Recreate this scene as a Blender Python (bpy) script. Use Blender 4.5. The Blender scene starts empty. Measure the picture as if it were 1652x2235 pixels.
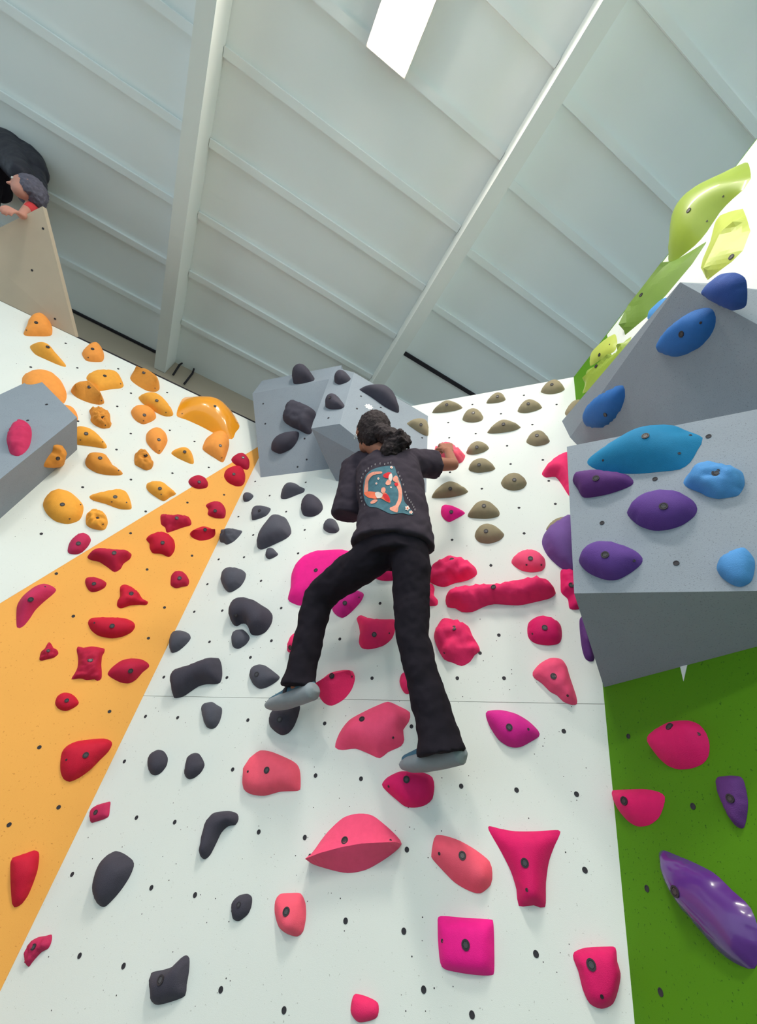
import bpy, bmesh, math, random
import numpy as np
from mathutils import Vector, Matrix, noise
from mathutils.geometry import delaunay_2d_cdt
from mathutils.bvhtree import BVHTree

random.seed(7)
scene = bpy.context.scene
col = scene.collection

# ------------------------------------------------------------------ camera
FPX, PITCH, ROLL = 842.615, 0.743524, 0.133314      # focal length in pixels of the 1652x2235 frame
EYE = np.array([0.0, 0.0, 1.5])
CX, CY = 826.0, 1117.5
FW = np.array([0, math.cos(PITCH), math.sin(PITCH)])
_r = np.array([1.0, 0, 0]); _u = np.cross(_r, FW)
RT = math.cos(ROLL) * _r + math.sin(ROLL) * _u
UP = -math.sin(ROLL) * _r + math.cos(ROLL) * _u
cam_data = bpy.data.cameras.new('camera')
cam = bpy.data.objects.new('camera', cam_data); col.objects.link(cam)
cam_data.sensor_fit = 'VERTICAL'; cam_data.sensor_height = 24.0
cam_data.lens = FPX / 2235 * 24.0
cam_data.clip_start = 0.02
cam.matrix_world = Matrix(((RT[0], UP[0], -FW[0], EYE[0]), (RT[1], UP[1], -FW[1], EYE[1]), (RT[2], UP[2], -FW[2], EYE[2]), (0, 0, 0, 1)))
scene.camera = cam

# ------------------------------------------------------------------ light and exposure
world = bpy.data.worlds.new('hall_daylight'); scene.world = world
world.use_nodes = True
bg = world.node_tree.nodes['Background']
bg.inputs[0].default_value = (0.72, 0.92, 1.0, 1)
bg.inputs[1].default_value = 1.05
scene.view_settings.view_transform = 'Standard'
scene.view_settings.look = 'None'
scene.view_settings.gamma = 1.0
scene.view_settings.use_curve_mapping = False
scene.view_settings.exposure = 0.17
LAMP_STRENGTH = 86.0

# ------------------------------------------------------------------ measuring: the planes of the place
AM, AP = -0.351366, 0.417213            # azimuths of the main wall and of the left wall / purlins
def nrm(v): v = np.asarray(v, float); return v / np.linalg.norm(v)
def ray(x, y): return FW + RT * (x - CX) / FPX - UP * (y - CY) / FPX
class Plane:
    """A flat face of the place: origin o, axes u (along), v (up the face), n (out towards the room)."""
    def __init__(s, o, n, u=None):
        s.o = np.asarray(o, float); s.n = nrm(n)
        s.u = nrm(np.cross([0, 0, 1], s.n)) if u is None else nrm(u)
        s.v = np.cross(s.n, s.u)
    def hit(s, x, y, d=0.0):
        r = ray(x, y); t = ((s.o + s.n * d - EYE) @ s.n) / (r @ s.n)
        return EYE + r * t
    def uv(s, p): q = np.asarray(p) - s.o; return np.array([q @ s.u, q @ s.v])
    def at(s, a, b, d=0.0): return s.o + s.u * a + s.v * b + s.n * d
    def matrix(s, p):
        return Matrix(((s.u[0], s.v[0], s.n[0], p[0]), (s.u[1], s.v[1], s.n[1], p[1]), (s.u[2], s.v[2], s.n[2], p[2]), (0, 0, 0, 1)))
D_MAIN, D_LEFT = 0.2 / 0.1115, 2.584
E_M = np.array([math.cos(AM), math.sin(AM), 0]); N_M = np.array([math.sin(AM), -math.cos(AM), 0])
E_L = np.array([math.cos(AP), math.sin(AP), 0]); B_L = np.array([-math.sin(AP), math.cos(AP), 0])
G0 = np.array([0, 0, 1.5])
PM = Plane(G0 - N_M * D_MAIN, N_M)
PL = Plane(G0 + B_L * D_LEFT, -B_L)
TOP = 4.51
_c0 = PM.hit(1380, 2180); _c1 = PM.hit(1252, 823)
_t = EYE + ray(1450, 565) * ((_c1[2] - 1.5) / ray(1450, 565)[2])
_ng = np.cross(_c1 - _c0, _t - _c1); _ng = _ng if _ng @ (_c1 - EYE) < 0 else -_ng
PG = Plane(_c1, _ng)
def face_plane(a, b, c):
    n = np.cross(np.asarray(b) - a, np.asarray(c) - a)
    if n @ (EYE - np.asarray(a)) < 0: n = -n
    return Plane(a, n)

# ------------------------------------------------------------------ materials
def lin(c): return tuple(((v / 255) / 12.92 if v / 255 <= 0.04045 else ((v / 255 + 0.055) / 1.055) ** 2.4) for v in c) + (1.0,)
MATS = {}
def mat(name, rgb, rough=0.7, var=0.06, nscale=30, bump=0.0, bscale=300, spec=0.3, speck=None, emit=0.0, coat=0.0):
    m = bpy.data.materials.new(name); m.use_nodes = True
    nt = m.node_tree; bs = nt.nodes['Principled BSDF']
    tc = nt.nodes.new('ShaderNodeTexCoord')
    nz = nt.nodes.new('ShaderNodeTexNoise'); nz.inputs['Scale'].default_value = nscale; nz.inputs['Detail'].default_value = 4
    nt.links.new(tc.outputs['Object'], nz.inputs['Vector'])
    mx = nt.nodes.new('ShaderNodeMix'); mx.data_type = 'RGBA'
    c = lin(rgb)
    mx.inputs[6].default_value = tuple(min(1, v * (1 - var)) for v in c[:3]) + (1,)
    mx.inputs[7].default_value = tuple(min(1, v * (1 + var)) for v in c[:3]) + (1,)
    nt.links.new(nz.outputs['Fac'], mx.inputs[0])
    out = mx.outputs[2]
    if speck:                                  # fine grains of another colour
        n2 = nt.nodes.new('ShaderNodeTexNoise'); n2.inputs['Scale'].default_value = speck[1]; n2.inputs['Detail'].default_value = 2
        nt.links.new(tc.outputs['Object'], n2.inputs['Vector'])
        rp = nt.nodes.new('ShaderNodeValToRGB'); rp.color_ramp.elements[0].position = speck[2]; rp.color_ramp.elements[1].position = speck[2] + 0.06
        nt.links.new(n2.outputs['Fac'], rp.inputs[0])
        m2 = nt.nodes.new('ShaderNodeMix'); m2.data_type = 'RGBA'; m2.inputs[7].default_value = lin(speck[0])
        nt.links.new(rp.outputs[0], m2.inputs[0]); nt.links.new(out, m2.inputs[6]); out = m2.outputs[2]
    nt.links.new(out, bs.inputs['Base Color'])
    bs.inputs['Roughness'].default_value = rough
    bs.inputs['Specular IOR Level'].default_value = spec
    if coat: bs.inputs['Coat Weight'].default_value = coat; bs.inputs['Coat Roughness'].default_value = 0.08
    if emit:
        bs.inputs['Emission Color'].default_value = c; bs.inputs['Emission Strength'].default_value = emit
    if bump:
        nb = nt.nodes.new('ShaderNodeTexNoise'); nb.inputs['Scale'].default_value = bscale; nb.inputs['Detail'].default_value = 3
        nt.links.new(tc.outputs['Object'], nb.inputs['Vector'])
        bp = nt.nodes.new('ShaderNodeBump'); bp.inputs['Strength'].default_value = bump; bp.inputs['Distance'].default_value = 0.004
        nt.links.new(nb.outputs['Fac'], bp.inputs['Height']); nt.links.new(bp.outputs[0], bs.inputs['Normal'])
    MATS[name] = m
    return m
mat('white_ply', (225, 229, 226), 0.75, 0.03, 3, 0.10, 500, 0.2, speck=((184, 186, 182), 160, 0.70))
mat('orange_ply', (238, 170, 84), 0.7, 0.05, 4, 0.10, 500, 0.2, speck=((205, 135, 60), 140, 0.68))
mat('green_ply', (80, 134, 14), 0.7, 0.06, 4, 0.10, 500, 0.2, speck=((50, 95, 12), 140, 0.66))
mat('beige_ply', (196, 180, 160), 0.8, 0.06, 8, 0.08, 400, 0.1)
mat('grey_volume', (142, 151, 162), 0.75, 0.06, 10, 0.25, 420, 0.2, speck=((122, 128, 138), 260, 0.62))
mat('ceiling_white', (242, 245, 243), 0.8, 0.03, 2, 0.05, 60, 0.2)
mat('beam_white', (234, 235, 229), 0.6, 0.03, 3, 0.03, 60, 0.3)
mat('hall_wall', (178, 164, 146), 0.85, 0.06, 2, 0.05, 60, 0.1)
mat('dark_gap', (42, 38, 44), 0.8, 0.05, 10)
mat('mat_floor', (100, 108, 116), 0.8, 0.05, 3, 0.05, 120, 0.2)
mat('lamp_glow', (255, 247, 234), 0.5, 0, 5, emit=LAMP_STRENGTH)
mat('lamp_case', (214, 206, 196), 0.5, 0.02, 5)
mat('bolt_dark', (46, 40, 46), 0.5, 0.1, 60, spec=0.4)
mat('bolt_steel', (62, 58, 62), 0.35, 0.1, 60, spec=0.6)
mat('hole_dark', (52, 50, 56), 0.7, 0.1, 60)
for nm, rgb in dict(yellow=(240, 166, 62), apricot=(246, 158, 74), ochre=(224, 148, 60), red=(196, 16, 52), crimson=(182, 22, 62), raspberry=(190, 40, 88),
                    pink=(250, 82, 126), rose=(240, 44, 108), magenta=(250, 24, 146), coral=(250, 92, 118), orchid=(214, 34, 144), cerise=(224, 22, 104),
                    black=(66, 63, 76), charcoal=(80, 80, 92), tan=(146, 134, 108), blue=(36, 100, 172), teal=(22, 124, 172), skyblue=(78, 142, 204),
                    navy=(46, 78, 152), purple=(92, 58, 138), violet=(112, 78, 150), plum=(90, 46, 116)).items():
    mat(nm, rgb, 0.72, 0.10, 40, 0.35, 420, 0.3)
mat('gloss_orange', (246, 160, 26), 0.22, 0.03, 20, 0.0, spec=0.5, coat=0.6)
mat('gloss_purple', (88, 42, 128), 0.25, 0.05, 20, 0.0, spec=0.5, coat=0.5)
mat('lime', (150, 172, 58), 0.4, 0.10, 9, 0.0, spec=0.5, coat=0.2)
mat('lime_dark', (108, 140, 52), 0.55, 0.10, 9, 0.1, 300, spec=0.4)
mat('lime_pale', (186, 198, 84), 0.45, 0.08, 9, 0.0, spec=0.5)
mat('skin', (150, 98, 78), 0.55, 0.06, 30, 0.05, 300, 0.3)
mat('skin_pale', (196, 138, 122), 0.55, 0.06, 30, 0.05, 300, 0.3)
mat('hair', (40, 30, 34), 0.75, 0.35, 90, 0.9, 160, 0.3)
mat('grey_hair', (96, 92, 106), 0.7, 0.55, 40, 0.9, 90, 0.3)
mat('shirt_black', (58, 52, 62), 0.9, 0.10, 12, 0.25, 60, 0.1)
mat('trouser_black', (36, 32, 40), 0.9, 0.10, 12, 0.20, 60, 0.1)
mat('sole_grey', (140, 148, 156), 0.7, 0.08, 30, 0.15, 200, 0.3)
mat('shoe_blue', (62, 104, 128), 0.7, 0.15, 30, 0.2, 200, 0.3)
mat('shoe_dark', (48, 46, 56), 0.8, 0.1, 30)
mat('jacket_dark', (40, 38, 50), 0.55, 0.15, 14, 0.3, 40, 0.4)
mat('red_cloth', (206, 62, 66), 0.85, 0.08, 20)
mat('silver', (200, 206, 210), 0.25, 0.02, 20, spec=0.8)
mat('print_teal', (70, 108, 122), 0.9, 0.35, 60)
mat('print_red', (206, 44, 52), 0.9, 0.1, 60)
mat('print_orange', (236, 116, 84), 0.9, 0.12, 60)
mat('print_peach', (226, 150, 130), 0.9, 0.2, 90)
mat('print_white', (222, 206, 200), 0.9, 0.06, 60)
mat('print_letter', (128, 122, 128), 0.9, 0.05, 60)
mat('sticker_white', (236, 236, 234), 0.5, 0.02, 20)
mat('eye_white', (226, 222, 216), 0.3, 0.02, 20)

# ------------------------------------------------------------------ object helpers
def link(name, mesh, material=None, parent=None):
    o = bpy.data.objects.new(name, mesh); col.objects.link(o)
    if material is not None and mesh is not None:
        mesh.materials.clear(); mesh.materials.append(MATS[material])
    if parent is not None: o.parent = parent
    return o
def tag(o, label, cat, group=None, kind=None):
    o['label'] = label; o['category'] = cat
    if group: o['group'] = group
    if kind: o['kind'] = kind
    return o
def mesh_from(name, verts, faces, smooth=False):
    me = bpy.data.meshes.new(name)
    me.from_pydata([tuple(map(float, v)) for v in verts], [], faces); me.update()
    if smooth:
        for p in me.polygons: p.use_smooth = True
    return me
def box_bm(bm, o, ax, ay, az, x0, x1, y0, y1, z0, z1):
    vs = [bm.verts.new(tuple(o + ax * x + ay * y + az * z)) for x in (x0, x1) for y in (y0, y1) for z in (z0, z1)]
    for f in ((0, 1, 3, 2), (4, 6, 7, 5), (0, 4, 5, 1), (2, 3, 7, 6), (0, 2, 6, 4), (1, 5, 7, 3)): bm.faces.new([vs[i] for i in f])
def bm_mesh(name, bm, smooth=False):
    bmesh.ops.recalc_face_normals(bm, faces=bm.faces[:])
    me = bpy.data.meshes.new(name); bm.to_mesh(me); bm.free()
    if smooth:
        for p in me.polygons: p.use_smooth = True
    return me
def box(name, material, parent, o, ax, ay, az, dims, bevel=0.0):
    bm = bmesh.new(); box_bm(bm, np.asarray(o, float), ax, ay, az, *dims)
    if bevel: bmesh.ops.bevel(bm, geom=bm.edges[:], offset=bevel, segments=2, affect='EDGES')
    return link(name, bm_mesh(name, bm), material, parent)
def slab(name, material, parent, pl, poly, d0, d1):
    """polygon of (u, v) on a plane, extruded from depth d0 to d1 along its normal"""
    k = len(poly)
    vs = [pl.at(a, b, d1) for a, b in poly] + [pl.at(a, b, d0) for a, b in poly]
    fs = [list(range(k)), list(range(2 * k - 1, k - 1, -1))] + [[i, i + k, (i + 1) % k + k, (i + 1) % k] for i in range(k)]
    bm = bmesh.new(); bv = [bm.verts.new(tuple(v)) for v in vs]
    for f in fs: bm.faces.new([bv[i] for i in f])
    return link(name, bm_mesh(name, bm), material, parent)

# shared little meshes: the T-nut hole in a board and the bolt in a hold (local z = out of the surface)
def disc_mesh(name, r, rim, inner_h, rim_h, seg=12):
    vs, fs = [], []
    prof = [(r, -0.001), (r, rim_h), (r - rim, rim_h), (r - rim * 1.15, inner_h)]
    for rr, h in prof:
        for i in range(seg):
            a = 2 * math.pi * i / seg; vs.append((rr * math.cos(a), rr * math.sin(a), h))
    for k in range(len(prof) - 1):
        for i in range(seg):
            j = (i + 1) % seg; fs.append([k * seg + i, k * seg + j, (k + 1) * seg + j, (k + 1) * seg + i])
    fs.append([3 * seg + i for i in range(seg)])
    return mesh_from(name, vs, fs)
HOLE = disc_mesh('bolt_hole', 0.0082, 0.002, 0.0003, 0.0012); HOLE.materials.append(MATS['hole_dark'])
BOLT = disc_mesh('bolt', 0.0125, 0.004, 0.0006, 0.0022, 14); BOLT.materials.append(MATS['bolt_dark'])
HEXM = disc_mesh('hex_socket', 0.0075, 0.0025, 0.0010, 0.0018, 6); HEXM.materials.append(MATS['bolt_steel'])
SCREW = disc_mesh('screw', 0.0048, 0.0016, 0.0004, 0.0012, 8); SCREW.materials.append(MATS['bolt_dark'])
def holes(pl, pts, parent, dd=0.0, name='bolt_hole'):
    done = []
    inv = parent.matrix_world.inverted()
    for x, y in pts:
        if any(math.hypot(x - a, y - b) < 9 for a, b in done): continue
        done.append((x, y))
        o = bpy.data.objects.new(name, HOLE); col.objects.link(o); o.parent = parent
        o.matrix_local = inv @ pl.matrix(pl.hit(x, y, dd))
Z = {0: (0, 0, 1), 1: (40, 660, 2.95), 2: (40, 1000, 2.95), 3: (40, 1600, 2.95), 4: (560, 1560, 1652 / 840), 5: (540, 780, 1652 / 740),
     6: (540, 1180, 1652 / 780), 7: (1160, 340, 1652 / 450), 8: (1160, 880, 1571 / 450), 9: (1240, 1400, 1047 / 370), 10: (540, 780, 1652 / 420), 11: (680, 860, 1652 / 360)}
def zx(k, pts):
    a, b, s = Z[k]; return [(a + x / s, b + y / s) for x, y in pts]
# ------------------------------------------------------------------ the setting
UPZ = np.array([0, 0, 1.0])
floor = box('floor', 'mat_floor', None, np.zeros(3), E_L, B_L, UPZ, (-7, 7, -10, 4, -0.3, 0))
tag(floor, 'grey padded landing mat floor in front of the climbing walls', 'floor', kind='structure')
HC = 4.4                     # ceiling above the eye
ZC = 1.5 + HC
BEND = 0.783 * HC
ceiling = box('ceiling', 'ceiling_white', None, np.zeros(3), E_L, B_L, UPZ, (-7, 7, -10, BEND + 0.2, ZC, ZC + 0.15))
tag(ceiling, 'pale panelled hall ceiling with beams and purlins', 'ceiling', kind='structure')
LB0, LB1, RB0, RB1 = -1.635, -1.51, 0.685, 0.815
for x0, x1 in ((LB0, LB1), (RB0, RB1), (RB0 + 2.32, RB1 + 2.32), (LB0 - 2.32, LB1 - 2.32)):
    bm = bmesh.new(); o0 = np.zeros(3)
    box_bm(bm, o0, E_L, B_L, UPZ, x0, x1, -9.8, BEND - 0.005, ZC - 0.28, ZC - 0.001)
    link('beam', bm_mesh('beam', bm), 'beam_white', ceiling)
def purlins(x0, x1, off, skip=()):
    for k in range(-8, 6):
        if k in skip: continue
        b0 = (k * 0.1295 + 0.0015 + off) * HC
        box('purlin', 'ceiling_white', ceiling, np.zeros(3), E_L, B_L, UPZ, (x0 + 0.004, x1 - 0.004, b0 - 0.03, b0 + 0.03, ZC - 0.035, ZC - 0.001))
purlins(LB1, RB0, 0.0)
purlins(LB0 - 2.32 + 0.125, LB0, 0.004)
purlins(RB1, RB1 + 2.19, 0.022, skip=(3,))
box('shadow_joint', 'dark_gap', ceiling, np.zeros(3), E_L, B_L, UPZ, (RB1 + 0.004, RB1 + 2.19, 0.416 * HC - 0.022, 0.416 * HC + 0.022, ZC - 0.02, ZC - 0.001))
box('shadow_joint', 'dark_gap', ceiling, np.zeros(3), E_L, B_L, UPZ, (LB0 - 2.1, LB0 - 0.004, BEND - 0.035, BEND - 0.006, ZC - 0.02, ZC - 0.001))
wb = box('wall_back', 'hall_wall', None, np.zeros(3), E_L, B_L, UPZ, (-7, 7, BEND, BEND + 0.2, 0, ZC))
tag(wb, 'brownish hall wall behind the tops of the climbing walls', 'wall', kind='structure')

# main wall: plywood panels on a backing, left edge at the corner with the left wall, right edge at the leaning corner
def uvM(x, y): return tuple(PM.uv(PM.hit(x, y)))
# vertical corner of main and left walls
_A = np.stack([E_M, -E_L], 1)[:2]; _s = np.linalg.solve(_A, (PL.o - PM.o)[:2])[0]
cornL = float(_s)                      # along E_M
c0, c1 = PM.uv(_c0), PM.uv(_c1)
sgn = 1.0 if PM.u @ E_M > 0 else -1.0
cornL *= sgn
def corner_u(v): return c0[0] + (c1[0] - c0[0]) * (v - c0[1]) / (c1[1] - c0[1])
V0, V1 = -1.5, TOP - 1.5
vs = uvM(1000, 1531)[1]
wall_main = slab('wall_main', 'dark_gap', None, PM, [(cornL, V0), (corner_u(V0), V0), (corner_u(V1), V1), (cornL, V1)], -0.12, -0.018)
tag(wall_main, 'upright white climbing wall in the middle with black, pink and tan holds', 'climbing wall', kind='structure')
for lo, hi in ((V0, vs - 0.001), (vs + 0.001, V1)):
    slab('panel', 'white_ply', wall_main, PM, [(cornL, lo), (corner_u(lo), lo), (corner_u(hi), hi), (cornL, hi)], -0.0179, 0)
# left wall
su = 1.0 if PL.u @ E_L > 0 else -1.0
cl = float(PL.uv(PM.at(cornL, 0))[0])
wall_left = slab('wall_left', 'dark_gap', None, PL, [(cl - su * 5.0, V0), (cl, V0), (cl, V1 + 0.04), (cl - su * 5.0, V1 + 0.04)], -0.12, -0.018)
tag(wall_left, 'white climbing wall on the left with an orange painted triangle and orange holds', 'climbing wall', kind='structure')
ap_ = PL.uv(PL.hit(556, 962)); sd_ = PL.uv(PL.hit(53, 1268)); sd_ = ap_ + (sd_ - ap_) * ((V0 - ap_[1]) / (sd_[1] - ap_[1]))
slab('panel', 'white_ply', wall_left, PL, [(cl - su * 5.0, V0), (sd_[0] - su * 0.001, V0), (cl - su * 0.001, ap_[1] + 0.06), (cl, V1), (cl - su * 5.0, V1)], -0.0179, 0)
slab('panel', 'orange_ply', wall_left, PL, [(sd_[0], V0), (cl, V0), (cl, ap_[1] + 0.06)], -0.0179, 0.0008)
# right wall: leans back a little, green below and white above
def uvG(x, y): return tuple(PG.uv(PG.hit(x, y)))
g1 = PG.uv(_c1); g0 = PG.uv(_c0)
gdir = 1.0 if uvG(1600, 1600)[0] > g0[0] else -1.0
def gcorner(v): return g1[0] + (g0[0] - g1[0]) * (v - g1[1]) / (g0[1] - g1[1])
gv0 = g1[1] - (V1 - V0) / abs(PG.v[2])
wall_right = slab('wall_right', 'green_ply', None, PG, [(gcorner(gv0), gv0), (gcorner(gv0) + gdir * 3.2, gv0), (g1[0] + gdir * 3.4, g1[1]), (g1[0], g1[1])], -0.12, 0)
tag(wall_right, 'green climbing wall on the right leaning back, white in its upper part', 'climbing wall', kind='structure')
slab('panel', 'white_ply', wall_right, PG, [uvG(1325, 731), uvG(1492, 1487), uvG(1640, 850), (g1[0] + gdir * 3.3, g1[1] - 0.9), (g1[0] + gdir * 3.3, g1[1])], 0.0, 0.0015)

# ------------------------------------------------------------------ T-nut holes in the boards
hm = zx(5, [(978, 318), (1096, 230), (1347, 185), (1506, 230), (1112, 372), (1235, 275), (1388, 328), (1265, 431), (1439, 500), (1282, 520), (1468, 602), (1142, 640), (1323, 733), (1500, 714), (1348, 858), (997, 889), (1186, 1014), (843, 677), (983, 392), (987, 560), (279, 841), (247, 955), (284, 609), (189, 752), (438, 723), (108, 674), (28, 866), (38, 605)])
hm += zx(6, [(1124, 114), (1162, 437), (427, 455), (613, 290), (111, 463), (156, 312), (63, 186), (233, 57), (576, 636), (970, 636), (1186, 636), (357, 845), (758, 859), (1462, 881), (315, 1086), (525, 1101), (988, 1135), (1244, 1153), (1521, 1172), (2, 830), (14, 540), (1075, 520)])
hm += zx(2, [(1313, 982), (1133, 989), (1217, 812), (1453, 638), (1513, 494), (1417, 377), (1526, 150), (1563, 790), (1231, 1183), (937, 1410), (1343, 1413), (1495, 1285), (819, 1663), (1026, 1671), (1476, 1688), (683, 1953), (1380, 2005), (1290, 652)])
hm += zx(3, [(761, 545), (1007, 574), (1548, 637), (347, 910), (857, 996), (1138, 1043), (395, 1434), (678, 1500), (1304, 1653)])
hm += zx(4, [(10, 503), (207, 527), (645, 579), (1409, 667), (382, 885), (632, 929), (1199, 1027), (717, 1180)])
hm += [(620, 2205), (1030, 2215)]
holes(PM, hm, wall_main)
hl = zx(1, [(305, 264), (80, 417), (380, 422), (643, 428), (725, 585), (958, 581), (637, 670), (724, 845), (975, 824), (632, 948), (384, 765), (1134, 896), (725, 1141), (1226, 1063), (992, 1100), (414, 1190), (324, 981), (820, 1346), (148, 1490)])
holes(PL, hl, wall_left)
holes(PL, [(285, 1164), (123, 1252), (321, 1243), (419, 1213), (160, 1345), (359, 1326), (324, 1393), (239, 1553), (86, 1631), (409, 1097), (489, 1080), (128, 1762), (20, 1800)], wall_left, 0.0009)
holes(PG, [(1371.4, 1607), (1512.4, 1760), (1412, 1939.5), (1441.8, 2165.7)], wall_right)
# small screw holes and chips scattered round the T-nuts: far too many and small to count
def specks(pl, parent, pts, per, dd=0.0004):
    vs, fs = [], []
    for x, y in pts:
        p = pl.uv(pl.hit(x, y))
        for k in range(per):
            a = p[0] + random.gauss(0, 0.09); b = p[1] + random.gauss(0, 0.09); r = random.uniform(0.0010, 0.0024)
            i0 = len(vs)
            vs += [pl.at(a + r * math.cos(t), b + r * math.sin(t), dd) for t in (0, 1.05, 2.1, 3.14, 4.19, 5.24)]
            fs.append(list(range(i0, i0 + 6)))
    o = link('screw_holes', mesh_from('screw_holes', vs, fs), 'hole_dark', parent); o['kind'] = 'stuff'
specks(PM, wall_main, hm[20:], 4); specks(PL, wall_left, hl, 3)

# ------------------------------------------------------------------ ceiling lamps (long flat panels)
def lamp(x0, x1, b0, b1, label):
    root = bpy.data.objects.new('ceiling_lamp', None); col.objects.link(root)
    p = E_L * (x0 + x1) / 2 + B_L * (b0 + b1) / 2 + UPZ * (ZC - 0.09)
    root.location = tuple(p)
    hx, hb = (x1 - x0) / 2, (b1 - b0) / 2
    box('housing', 'lamp_case', root, np.zeros(3), E_L, B_L, UPZ, (-hx - 0.02, hx + 0.02, -hb - 0.02, hb + 0.02, 0, 0.088))
    box('diffuser', 'lamp_glow', root, np.zeros(3), E_L, B_L, UPZ, (-hx, hx, -hb, hb, -0.008, -0.0005))
    tag(root, label, 'ceiling light', 'long ceiling lamps')
s_ = (HC - 0.09) / HC
lamp(-0.127 * HC * s_, -0.061 * HC * s_, 0.005 * HC - 1.25, 0.004 * HC * s_, 'bright white ceiling lamp between the two roof beams')
for i, (xx, bb) in enumerate(((-2.9, -1.6), (1.75, -1.6), (-0.4, -4.0), (-2.9, -4.6), (1.75, -4.6))):
    lamp(xx, xx + 0.29, bb - 1.25, bb, 'long ceiling lamp over the mats behind the viewer, out of the picture')
# a loose dark cable at the foot of the roof beam
def tube(name, material, parent, pts, r, seg=8):
    pts = [np.asarray(p, float) for p in pts]; vs, fs = [], []
    for i, p in enumerate(pts):
        t = nrm(pts[min(i + 1, len(pts) - 1)] - pts[max(i - 1, 0)])
        a = nrm(np.cross(t, [0.3, 0.5, 0.81])); b = np.cross(t, a)
        vs += [p + r * (a * math.cos(q) + b * math.sin(q)) for q in [2 * math.pi * k / seg for k in range(seg)]]
        if i:
            for k in range(seg):
                j = (k + 1) % seg; fs.append([(i - 1) * seg + k, (i - 1) * seg + j, i * seg + j, i * seg + k])
    fs.append(list(range(seg))[::-1]); fs.append(list(range((len(pts) - 1) * seg, len(pts) * seg)))
    return link(name, mesh_from(name, vs, fs, True), material, parent)
PB = Plane(G0 + B_L * (BEND - 0.04), -B_L)
tag(tube('cable', 'dark_gap', None, [PB.hit(*q) for q in ((378, 818), (392, 796), (402, 790), (424, 803), (420, 815), (402, 838))], 0.012), 'dark cable looped on the hall wall beside the roof beam', 'cable')
# ------------------------------------------------------------------ grey volumes bolted to the walls
def hull(name, pts, label, bevel=0.004):
    o = np.mean(pts, 0)
    bm = bmesh.new()
    for p in pts: bm.verts.new(tuple(np.asarray(p) - o))
    r = bmesh.ops.convex_hull(bm, input=bm.verts[:])
    bmesh.ops.delete(bm, geom=[g for g in r['geom_interior'] if isinstance(g, bmesh.types.BMVert)], context='VERTS')
    bmesh.ops.dissolve_limit(bm, angle_limit=math.radians(3), verts=bm.verts[:], edges=bm.edges[:])
    ob = link(name, bm_mesh(name, bm), 'grey_volume'); ob.location = tuple(o)
    bpy.context.view_layer.update()
    return tag(ob, label, 'climbing volume')
def back(pl, p): a, b = pl.uv(p); return pl.at(a, b, 0.0005)
M_ = lambda x, y, d: PM.hit(x, y, d)
L_ = lambda x, y, d: PL.hit(x, y, d)
G_ = lambda x, y, d: PG.hit(x, y, d)
EPS = 0.0005
# volume at the top of the main wall, left block
vf, vg = M_(569, 1042, EPS), M_(735, 1021, EPS)
va = M_(551, 859, 0.33); F1 = face_plane(vf, vg, va)
vd = F1.hit(740, 823)
vb = M_(572, 831, 0.30); T1 = face_plane(va, vd, vb); vc = T1.hit(745, 797)
vol_c1 = hull('climbing_volume', [vf, vg, va, vd, vb, vc, back(PM, va), back(PM, vd), back(PM, vb), back(PM, vc)], 'grey box volume at the top of the white wall with an overhanging blue-grey face')
# right block, wedge standing out further
wc, wi = M_(728, 801, 0.36), M_(773, 813, 0.37)
wj, wk = M_(934, 908, EPS), M_(930, 1075, EPS)
FR = face_plane(wi, wj, wk); wh = FR.hit(741, 925)
FMID = face_plane(wh, wi, wc); we = FMID.hit(679, 935)
wl, wg = M_(734, 1050, EPS), M_(719, 1023, EPS)
vol_c2 = hull('climbing_volume', [we, wh, wc, wi, wj, wk, wl, wg, back(PM, wc), back(PM, wi)], 'grey faceted wedge volume behind the climber\'s head with a white gear-shaped mark')
# left wall volume
lA = L_(81, 823, 0.03)
lB, lE = L_(168, 911, 0.26), L_(-40, 1078, 0.26)
lF = L_(108, 1036, EPS)
FL1 = face_plane(lA, lB, lE); FL2 = face_plane(lB, lE, lF)
lA2 = FL1.hit(-40, 880); lC, lG = FL2.hit(168, 976), FL2.hit(-40, 1178)
vol_l = hull('climbing_volume', [lA, lA2, lB, lE, lC, lF, lG] + [back(PL, p) for p in (lA, lA2, lC)], 'grey box volume on the left wall among the orange holds, cut by the picture edge')
# right wall volumes
q1, q3 = G_(1253, 1295, 0.38), G_(1237, 975, 0.42)
w1, w2 = G_(1318, 1500, EPS), G_(1720, 1393, EPS)
q2 = face_plane(q1, w1, w2).hit(1720, 1289); q4 = face_plane(q1, q2, q3).hit(1720, 880)
vol_r2 = hull('climbing_volume', [q1, q2, q3, q4, w1, w2, back(PG, q3), back(PG, q4)], 'large pale grey box volume on the right with purple and blue holds')
FV2 = face_plane(q1, q2, q3)
t1, t3 = G_(1484, 616, 0.36), G_(1200, 950, 0.03)
FV1 = face_plane(t1, t3, G_(1720, 880, 0.04)); t2 = FV1.hit(1720, 745)
t4, t5 = FV1.hit(1240, 990), FV1.hit(1720, 900)
vol_r1 = hull('climbing_volume', [t1, t2, t3, t4, t5] + [back(PG, p) for p in (t1, t4, t5)] + [G_(1545, 618, 0.10), G_(1720, 640, 0.10)], 'dark grey tilted volume with blue holds above the pale grey box volume')
holes(FV2, zx(8, [(940, 577), (537, 912), (1102, 1218), (1348, 252)]), vol_r2, 0.0012)
holes(FV1, zx(7, [(925, 1772), (1420, 1590)]), vol_r1, 0.0012)
holes(FL1, zx(1, [(182, 657), (60, 760)]), vol_l, 0.0012)
holes(F1, zx(10, [(135, 398), (153, 570), (490, 697), (508, 877), (430, 940)]), vol_c1, 0.0012)
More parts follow.
